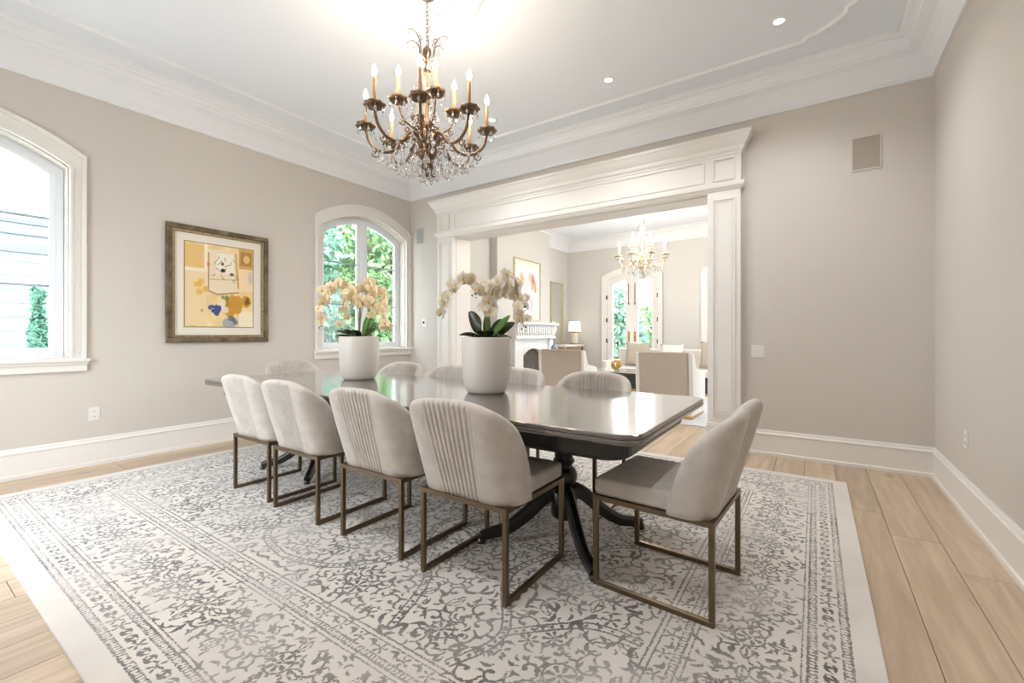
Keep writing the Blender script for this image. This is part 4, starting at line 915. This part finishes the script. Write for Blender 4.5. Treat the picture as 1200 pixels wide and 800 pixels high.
def pic_frame(bm, w0, w1, d0, d1):
    for a in ((y0+w0, y1-w0, w0, w1), (y0+w0, y1-w0, PHt-w1, PHt-w0), (y0+w0, y0+w1, w1, PHt-w1), (y1-w1, y1-w0, w1, PHt-w1)): box(bm, d0, d1, a[0], a[1], a[2], a[3])
bm = bmesh.new(); pic_frame(bm, 0, .05, .002, .04); mesh_obj('frame', bm, M['frame'], t, bevel=.01, seg=3)
bm = bmesh.new(); pic_frame(bm, .05, .078, .002, .028); mesh_obj('inner_frame', bm, M['framein'], t, bevel=.004, seg=2)
mesh_obj('mat_board', bx(.002, .012, y0+.07, y1-.07, .07, PHt-.07), M['matboard'], t)
bm = bmesh.new()
for a in ((y0+.158, y1-.158, .158, .166), (y0+.158, y1-.158, PHt-.166, PHt-.158), (y0+.158, y0+.166, .166, PHt-.166), (y1-.166, y1-.158, .166, PHt-.166)): box(bm, .012, .0145, *a)
mesh_obj('mat_bevel', bm, M['framein'], t)
print_mesh('artwork', PWd-.332, PHt-.332, A[::-1], t, lambda a, b: (.0135, y0+.166+a, .166+b))

# ------------------------------------------------------------------ wall plates and grilles
def plate(name, label, cat, loc, w_, h_, axis, inner):
    t = thing(name, label, cat, loc)
    def bxx(a0, a1, d0, d1, z0, z1):
        if axis == 'y': return bx(a0, a1, -d1, -d0, z0, z1)
        s = 1 if axis == 'x' else -1; X = sorted((s*d0, s*d1)); return bx(X[0], X[1], a0, a1, z0, z1)
    mesh_obj('cover_plate', bxx(-w_/2, w_/2, 0, .006, -h_/2, h_/2), M['plate'], t, bevel=.002, seg=2)
    for n, a0, a1, z0, z1, mt, d in inner: mesh_obj(n, bxx(a0, a1, .006, .006+d, z0, z1), M[mt], t)
    return t
sock = [('socket', -.018, .018, .006, .042, 'trim', .002), ('socket', -.018, .018, -.042, -.006, 'trim', .002), ('socket_slot', -.008, -.005, .018, .030, 'dark', .0025), ('socket_slot', .005, .008, .018, .030, 'dark', .0025), ('socket_slot', -.008, -.005, -.030, -.018, 'dark', .0025), ('socket_slot', .005, .008, -.030, -.018, 'dark', .0025)]
plate('wall_outlet', 'white wall outlet low on the left wall below the picture', 'outlet', (XL, 1.17, .455), .078, .12, 'x', sock)
plate('wall_outlet', 'white wall outlet low on the right wall', 'outlet', (XR, 4.02, .49), .075, .12, '-x', sock)
plate('light_switch', 'white double light switch right of the doorway pilaster', 'light switch', (-.46, YB, 1.0), .115, .12, 'y', [('rocker', -.045, -.01, -.034, .034, 'trim', .005), ('rocker', .01, .045, -.034, .034, 'trim', .005)])
plate('thermostat', 'small white thermostat with dark dial left of the doorway', 'thermostat', (-5.02, YB, 1.345), .085, .12, 'y', [('dial', -.018, .018, -.018, .018, 'dark', .006)])
def grille(label, loc, w_, h_, m):
    t = thing('wall_speaker', label, 'speaker', loc)
    bm = bmesh.new()
    for a in ((-w_/2, w_/2, -h_/2, -h_/2+.012), (-w_/2, w_/2, h_/2-.012, h_/2), (-w_/2, -w_/2+.012, -h_/2+.012, h_/2-.012), (w_/2-.012, w_/2, -h_/2+.012, h_/2-.012)): box(bm, a[0], a[1], -.008, 0, a[2], a[3])
    mesh_obj('frame', bm, M['wall'], t); mesh_obj('grille', bx(-w_/2+.012, w_/2-.012, -.005, -.001, -h_/2+.012, h_/2-.012), M[m], t)
grille('flush beige speaker grille high on the wall right of the doorway', (.37, YB, 2.745), .21, .30, 'grille')
grille('flush grey speaker grille high on the wall left of the doorway', (-5.10, YB, 2.70), .17, .26, 'grille2')

# ------------------------------------------------------------------ living room furniture
ft = bmesh.new(); box(ft, -4.5, -.62, 5.95, 9.75, 0, .012); o = mesh_obj('area_rug', ft, M['livrug'], bevel=.004, seg=1); tag(o, 'pale blue grey rug on the living room floor', 'rug')
FZ = .012
# fireplace on the chimney breast
t = thing('fireplace', 'white carved stone fireplace mantel with arched firebox', 'fireplace', (-5.08, 8.12, 0)); hw2 = .80
mesh_obj('mantel_shelf', bx(0, .27, -hw2-.05, hw2+.05, 1.36, 1.41), M['stone'], t, bevel=.008)
mesh_obj('frieze', bx(0, .18, -hw2, hw2, 1.10, 1.36), M['stone'], t)
for k in range(17):
    y = -hw2+.05+k*(2*hw2-.10)/16; bm = bmesh.new(); prism(bm, [(.18, y-.032, 1.34), (.18, y+.032, 1.34), (.18, y+.032, 1.20), (.18, y, 1.13), (.18, y-.032, 1.20)], (.03, 0, 0)); mesh_obj('carved_leaf', bm, M['stone'], t, bevel=.008, seg=1)
mesh_obj('frieze_ledge', bx(0, .21, -hw2-.02, hw2+.02, 1.07, 1.10), M['stone'], t)
for s in (-1, 1):
    a, b = sorted((s*.60, s*.80)); mesh_obj('side_pillar', bx(0, .16, a, b, .0, 1.07), M['stone'], t, bevel=.01); bm = bmesh.new(); framed_panel(bm, a+.03, b-.03, .15, .95, 0, .012); bm.free()
bm = bmesh.new(); FH, FS, FA = .40, .72, .86
for s in (-1, 1): prism(bm, [(.02, s*FH, 0), (.02, s*.60, 0), (.02, s*.60, 1.07), (.02, s*FH, 1.07)], (.08, 0, 0))
for i in range(12):
    a, b = -FH+2*FH*i/12, -FH+2*FH*(i+1)/12; prism(bm, [(.02, a, arch_z(a,FH,FS,FA)), (.02, b, arch_z(b,FH,FS,FA)), (.02, b, 1.07), (.02, a, 1.07)], (.08, 0, 0))
mesh_obj('surround', bm, M['stone'], t)
mesh_obj('firebox', bx(.002, .015, -FH, FH, 0, FA), M['soot'], t)
mesh_obj('hearth', bx(0, .5, -.85, .85, 0, .04), M['stone'], t)
for k, (y, z, x) in enumerate(((-.15, .12, .10), (.1, .14, .09), (-.02, .22, .10))):
    bm = bmesh.new(); tube(bm, [(x, y-.2, z), (x, y+.2, z+.03)], .04, 8); mesh_obj('log', bm, M['log'], t)
# picture over the mantel
rn = random.Random(9); B = canvas(60, 72, (244, 238, 236), 8)
for (cx, cy, c) in ((.75, .3, (206, 120, 100)), (.82, .42, (222, 150, 120)), (.6, .25, (230, 190, 170)), (.55, .6, (206, 190, 214)), (.5, .82, (150, 140, 170)), (.25, .3, (214, 180, 120)), (.3, .7, (232, 206, 206)), (.7, .75, (230, 200, 190))): p_blob(B, cx, cy, .06, .08, c, .8, 5, .05, rn)
t = thing('framed_picture', 'pink and lilac abstract print in thin gold frame above the fireplace', 'picture', (-5.08, 8.02, 1.46)); PWd, PHt = 1.05, 1.28; y0, y1 = -PWd/2, PWd/2
bm = bmesh.new(); pic_frame(bm, 0, .014, .002, .03); mesh_obj('frame', bm, M['palegold'], t)
mesh_obj('mat_board', bx(.002, .01, y0+.02, y1-.02, .02, PHt-.02), M['matboard'], t)
print_mesh('artwork', PWd-.2, PHt-.2, B[::-1], t, lambda a, b: (.0115, y0+.10+a, .10+b))
# mirror
t = thing('wall_mirror', 'tall gilt framed mirror on the living room left wall', 'mirror', (LXL, 9.62, .93)); PWd, PHt = .62, 1.5; y0, y1 = -.31, .31
bm = bmesh.new(); pic_frame(bm, 0, .03, .002, .04); mesh_obj('frame', bm, M['palegold'], t); mesh_obj('glass', bx(.004, .012, y0+.03, y1-.03, .03, PHt-.03), M['mirror'], t)
# console and lamp
t = thing('console_table', 'pale console table with gold edge below the mirror', 'table', (-4.98, 9.62, 0))
mesh_obj('tabletop', bx(-.24, .24, -.48, .48, .87, .91), M['stone'], t); bm = bmesh.new(); box(bm, -.245, .245, -.485, .485, .85, .87); mesh_obj('gold_band', bm, M['gold'], t)
for sx in (-1, 1):
    for sy in (-1, 1): mesh_obj('leg', bx(sx*.215-.02, sx*.215+.02, sy*.455-.02, sy*.455+.02, .0, .85), M['gold'], t)
t = thing('table_lamp', 'white table lamp with drum shade and gold bands on the console', 'lamp', (-4.90, 9.93, .91))
bm = bmesh.new(); lathe(bm, [(0, 0), (.10, 0), (.10, .025), (0, .025)], seg=20); mesh_obj('base', bm, M['gold'], t)
bm = bmesh.new(); lathe(bm, [(0, .025), (.085, .025), (.09, .05), (.09, .27), (.07, .29), (0, .29)], seg=20); mesh_obj('body', bm, M['pot'], t, smooth=False)
bm = bmesh.new(); lathe(bm, [(0, .29), (.09, .29), (.09, .305), (.02, .31), (.015, .40), (0, .40)], seg=16); mesh_obj('neck', bm, M['gold'], t)
bm = bmesh.new(); lathe(bm, [(.155, .32), (.135, .56)], seg=28); mesh_obj('shade', bm, M['shade'], t, smooth=True)
# armchairs seen from behind (facing the french doors)
def armchair(label, loc, rz):
    t = thing('armchair', label, 'armchair', loc, rz); t['group'] = 'armchairs turned to the french doors'
    bm = bmesh.new(); prism(bm, [(-.33, .0, .14), (-.34, .0, .46), (-.335, -.05, .905), (-.335, .04, .905), (-.34, .12, .46), (-.33, .12, .14)], (.67, 0, 0)); mesh_obj('backrest', bm, M['tan'], t, bevel=.02, seg=3)
    for s in (-1, 1):
        a, b = sorted((s*.335, s*.395)); bm = bmesh.new(); prism(bm, [(a, -.0, .14), (a, -.045, .90), (a, .06, .89), (a, .20, .66), (a, .62, .60), (a, .68, .56), (a, .68, .14)], (b-a, 0, 0)); mesh_obj('arm', bm, M['cream'], t, bevel=.02, seg=3)
    mesh_obj('seat', bx(-.33, .33, .12, .68, .14, .44), M['cream'], t, bevel=.03, seg=3)
    mesh_obj('plinth', bx(-.37, .37, .02, .66, .0, .14), M['cream'], t, bevel=.004, seg=1)
    mesh_obj('gold_base', bx(-.375, .375, .015, .665, .0, .04), M['gold'], t)
    return t
armchair('tan and cream armchair seen from behind, right one near the doorway pilaster', (-1.735, 6.28, FZ), -.03)
armchair('tan and cream armchair seen from behind, left one in front of the fireplace', (-3.40, 6.40, FZ), .10)
# coffee table
t = thing('coffee_table', 'low glass coffee table on dark bronze frame between armchairs and sofa', 'table', (-2.98, 7.95, FZ)); w1, d1, h1 = .55, .42, .47
mesh_obj('glass_top', bx(-w1, w1, -d1, d1, h1, h1+.012), M['ctop'], t, bevel=.003, seg=1)
bm = bmesh.new()
for s in (-1, 1): box(bm, -w1, w1, s*(d1-.015)-.015, s*(d1-.015)+.015, h1-.03, h1); box(bm, s*(w1-.015)-.015, s*(w1-.015)+.015, -d1, d1, h1-.029, h1-.001)
mesh_obj('top_rail', bm, M['bronze'], t)
for sx in (-1, 1):
    for sy in (-1, 1): mesh_obj('leg', bx(sx*(w1-.017)-.015, sx*(w1-.017)+.015, sy*(d1-.017)-.015, sy*(d1-.017)+.015, 0, h1-.03), M['bronze'], t)
bm = bmesh.new()
for k in range(5):
    a = k*1.2; ax = Vector((math.cos(a), math.sin(a), .5*math.sin(2.3*k))).normalized(); u = ax.orthogonal().normalized(); v = ax.cross(u)
    tube(bm, [u*.075*math.cos(q)+v*.075*math.sin(q)+Vector((.025*math.cos(a*2), .025*math.sin(a*2), .10)) for q in np.linspace(0, 2*PI, 25)[:-1]], .017, 8, closed=True)
o = mesh_obj('knot_sculpture', bm, M['gold'], smooth=True, loc=(-3.02, 7.88, FZ+h1+.012-.0)); tag(o, 'shiny gold knot sculpture on the glass coffee table', 'sculpture')
# side stand with glass decanter
t = thing('side_table', 'slim pale side table holding a blue glass decanter by the fireplace', 'table', (-4.30, 7.8, FZ))
bm = bmesh.new(); lathe(bm, [(0, .80), (.16, .80), (.16, .83), (0, .83)], seg=24); mesh_obj('tabletop', bm, M['stone'], t); bm = bmesh.new(); lathe(bm, [(0, 0), (.13, 0), (.13, .02), (.015, .03), (.015, .80), (0, .80)], seg=20); mesh_obj('pedestal', bm, M['bronze'], t)
bm = bmesh.new(); lathe(bm, [(0, 0), (.05, 0), (.075, .02), (.075, .06), (.03, .11), (.018, .15), (.022, .16), (.014, .17), (.024, .20), (.014, .225), (0, .23)], seg=20)
tag(mesh_obj('decanter', bm, M['bluegl'], smooth=True, loc=(-4.30, 7.8, FZ+.83)), 'blue grey glass decanter with round stopper on the side table', 'decanter')
# sofa
t = thing('sofa', 'white sofa with charcoal fluted base and gold plinth before the french doors', 'sofa', (-2.45, 9.2, FZ), PI)
mesh_obj('seat', bx(-1.15, 1.15, -.42, .42, .34, .46), M['cream'], t, bevel=.03, seg=3)
mesh_obj('backrest', bx(-1.2, 1.2, -.55, -.38, .20, .84), M['cream'], t, bevel=.05, seg=4)
for s in (-1, 1): a, b = sorted((s*1.15, s*1.25)); mesh_obj('arm', bx(a, b, -.5, .42, .30, .60), M['cream'], t, bevel=.03, seg=3)
bm = bmesh.new(); box(bm, -1.18, 1.18, -.48, .38, .05, .34)
for k in range(60): x = -1.17+k*2.34/59; box(bm, x-.011, x+.011, .38, .395, .05, .34)
mesh_obj('fluted_base', bm, M['charcoal'], t)
mesh_obj('plinth', bx(-1.2, 1.2, -.5, .40, 0, .05), M['gold'], t)
def cushion(label, loc, rz, m, s=.25):
    bm = bmesh.new(); n = 12; V = {}
    for side in (-1, 1):
        for i in range(n+1):
            for j in range(n+1):
                u, v = -1+2*i/n, -1+2*j/n; d = (1-u**4)*(1-v**4); k = 1-.06*(1-abs(u))*0-.08*(1-u*u)*(abs(v) == 1)-.08*(1-v*v)*(abs(u) == 1)
                V[side, i, j] = bm.verts.new((u*s*k, side*.085*d**.5, v*s*k))
    for side in (-1, 1):
        for i in range(n):
            for j in range(n): bm.faces.new((V[side,i,j], V[side,i+1,j], V[side,i+1,j+1], V[side,i,j+1]))
    bmesh.ops.remove_doubles(bm, verts=bm.verts[:], dist=1e-5)
    o = mesh_obj('cushion', bm, M[m], smooth=True, loc=loc); o.rotation_euler = (-.22, 0, rz); tag(o, label, 'cushion', 'cushions on the sofa')
cushion('taupe square cushion at the left end of the sofa', (-3.15, 9.42, FZ+.46+.262), .1, 'tan', .255)
cushion('taupe square cushion at the right end of the sofa', (-1.62, 9.40, FZ+.46+.278), -.1, 'tan', .27)
cushion('cream square cushion in the middle of the sofa', (-2.45, 9.44, FZ+.46+.247), 0, 'cream', .24)

# ------------------------------------------------------------------ outside
o = struct('ground', bx(-40, 25, -25, 40, -.6, -.35), M['grass'])
def leafcloud(name, parent, m, blobs, n, size, seed):
    r = np.random.default_rng(seed); V = []; F = []
    wts = np.array([b[3]*b[4]*b[5] for b in blobs]); wts = wts/wts.sum()
    for k in range(n):
        b = blobs[r.choice(len(blobs), p=wts)]; d = r.normal(size=3); d /= np.linalg.norm(d); q = r.uniform(.55, 1)**.6
        c = np.array((b[0]+d[0]*b[3]*q, b[1]+d[1]*b[4]*q, b[2]+d[2]*b[5]*q)); u = r.normal(size=3); u /= np.linalg.norm(u); v = np.cross(u, r.normal(size=3)); v /= np.linalg.norm(v); s = size*r.uniform(.6, 1.4)
        i = len(V); V += [tuple(c-u*s), tuple(c+v*s*.5), tuple(c+u*s), tuple(c-v*s*.5)]; F.append((i, i+1, i+2, i+3))
    me = bpy.data.meshes.new(name); me.from_pydata(V, [], F); me.materials.append(m); o = bpy.data.objects.new(name, me); C.objects.link(o); o.parent = parent; o['kind'] = 'stuff'; return o
def tree(label, x, y, blobs, m, n, size, h, seed, grp):
    t = thing('tree', label, 'tree', (x, y, -.35)); t['group'] = grp
    bm = bmesh.new(); tube(bm, smoothpath([(0, 0, 0), (.06, .03, h*.4), (-.03, .05, h)], 5), [.13]*5+[.09]*5+[.05], 8); mesh_obj('trunk', bm, M['bark'], t, smooth=True)
    for k in range(4):
        bm = bmesh.new(); a = k*1.7+seed; tube(bm, [(0, .03, h*(.35+.12*k)), (.5*math.cos(a), .5*math.sin(a), h*(.5+.12*k)), (.95*math.cos(a), .95*math.sin(a), h*(.62+.12*k))], [.05, .03, .015], 6); mesh_obj('branch', bm, M['bark'], t)
    leafcloud('foliage', t, m, blobs, n, size, seed)
G2 = 'leafy trees outside the arched window'
tree('bushy green tree left behind the arched window', -9.0, 4.9, [(0,0,1.9,1.0,1.15,1.2), (.1,.1,3.3,.95,1.1,1.0), (0,0,.9,.95,1.1,.7)], M['tree'], 5200, .10, 3.4, 1, G2)
tree('paler green tree in the middle behind the arched window', -9.4, 7.3, [(0,0,2.2,1.1,1.15,1.4), (0,0,4.0,1.0,1.1,1.2), (0,0,.9,1.0,1.1,.8)], M['tree3'], 5600, .11, 4.0, 2, G2)
tree('tall green tree right behind the arched window', -9.0, 9.7, [(0,0,2.0,1.15,1.15,1.3), (0,0,3.8,1.1,1.1,1.5), (0,0,.9,1.1,1.1,.8)], M['tree'], 5600, .11, 4.4, 3, G2)
tree('far bluish tree closing the view of the arched window', -13.2, 9.2, [(0,0,3.0,2.2,2.8,2.2), (0,-.4,4.8,2.0,2.4,1.6), (0,0,1.4,2,2.6,1.4)], M['tree2'], 9000, .15, 5.0, 4, G2)
def conifer(label, x, y, h, r, seed):
    t = thing('conifer', label, 'tree', (x, y, -.35)); t['group'] = 'young conifers outside the left window'
    bm = bmesh.new(); tube(bm, [(0, 0, 0), (0, 0, h*.9)], [.05, .015], 8); mesh_obj('trunk', bm, M['bark'], t)
    leafcloud('foliage', t, M['tree2'], [(0, 0, h*(.18+.13*k), r*(1-.14*k), r*(1-.14*k), h*.13) for k in range(6)]+[(0, 0, h*.94, .06, .06, h*.06)], 3600, .06, seed)
conifer('small conifer with pointed top, right one outside the left window', -8.0, 1.24, 2.15, .165, 21)
conifer('small conifer, lower left one outside the left window', -8.0, .82, 1.95, .16, 22)
# neighbour's house, lap siding built board by board
t = thing('neighbouring_house', 'white lap sided house beyond the left window', 'house', (-10.0, .5, -.35))
mesh_obj('wall', bx(-3, -.02, -5, 2.2, 0, 7.2), M['siding'], t)
for k in range(34):
    z = .1+k*.21; bm = bmesh.new(); prism(bm, [(-.02, -5, z), (.035, -5, z), (.01, -5, z+.21), (-.02, -5, z+.21)], (0, 7.2, 0)); mesh_obj('siding_board', bm, M['siding'], t)
for z0, z1 in ((3.20, 3.235), (3.03, 3.065), (2.76, 2.90)): mesh_obj('trim_board', bx(.03, .07, -5.1, 2.3, z0, z1), M['slate'], t)
mesh_obj('roof', bx(-3.3, .4, -5.3, 2.5, 7.2, 7.4), M['slate'], t)
# garden beyond the french doors
G3 = 'shrubs outside the french doors'
tree('palm green shrub outside the french doors, left leaf', -5.0, 13.2, [(0,0,1.2,.85,.9,1.0), (0,0,2.2,.6,.6,.7)], M['tree'], 2600, .12, 2.0, 31, G3)
tree('pale shrub outside the french doors, right leaf', -4.75, 15.7, [(0,0,1.4,.85,1.0,1.2), (.0,0,.8,.85,1,.6)], M['tree3'], 2600, .12, 2.0, 32, G3)
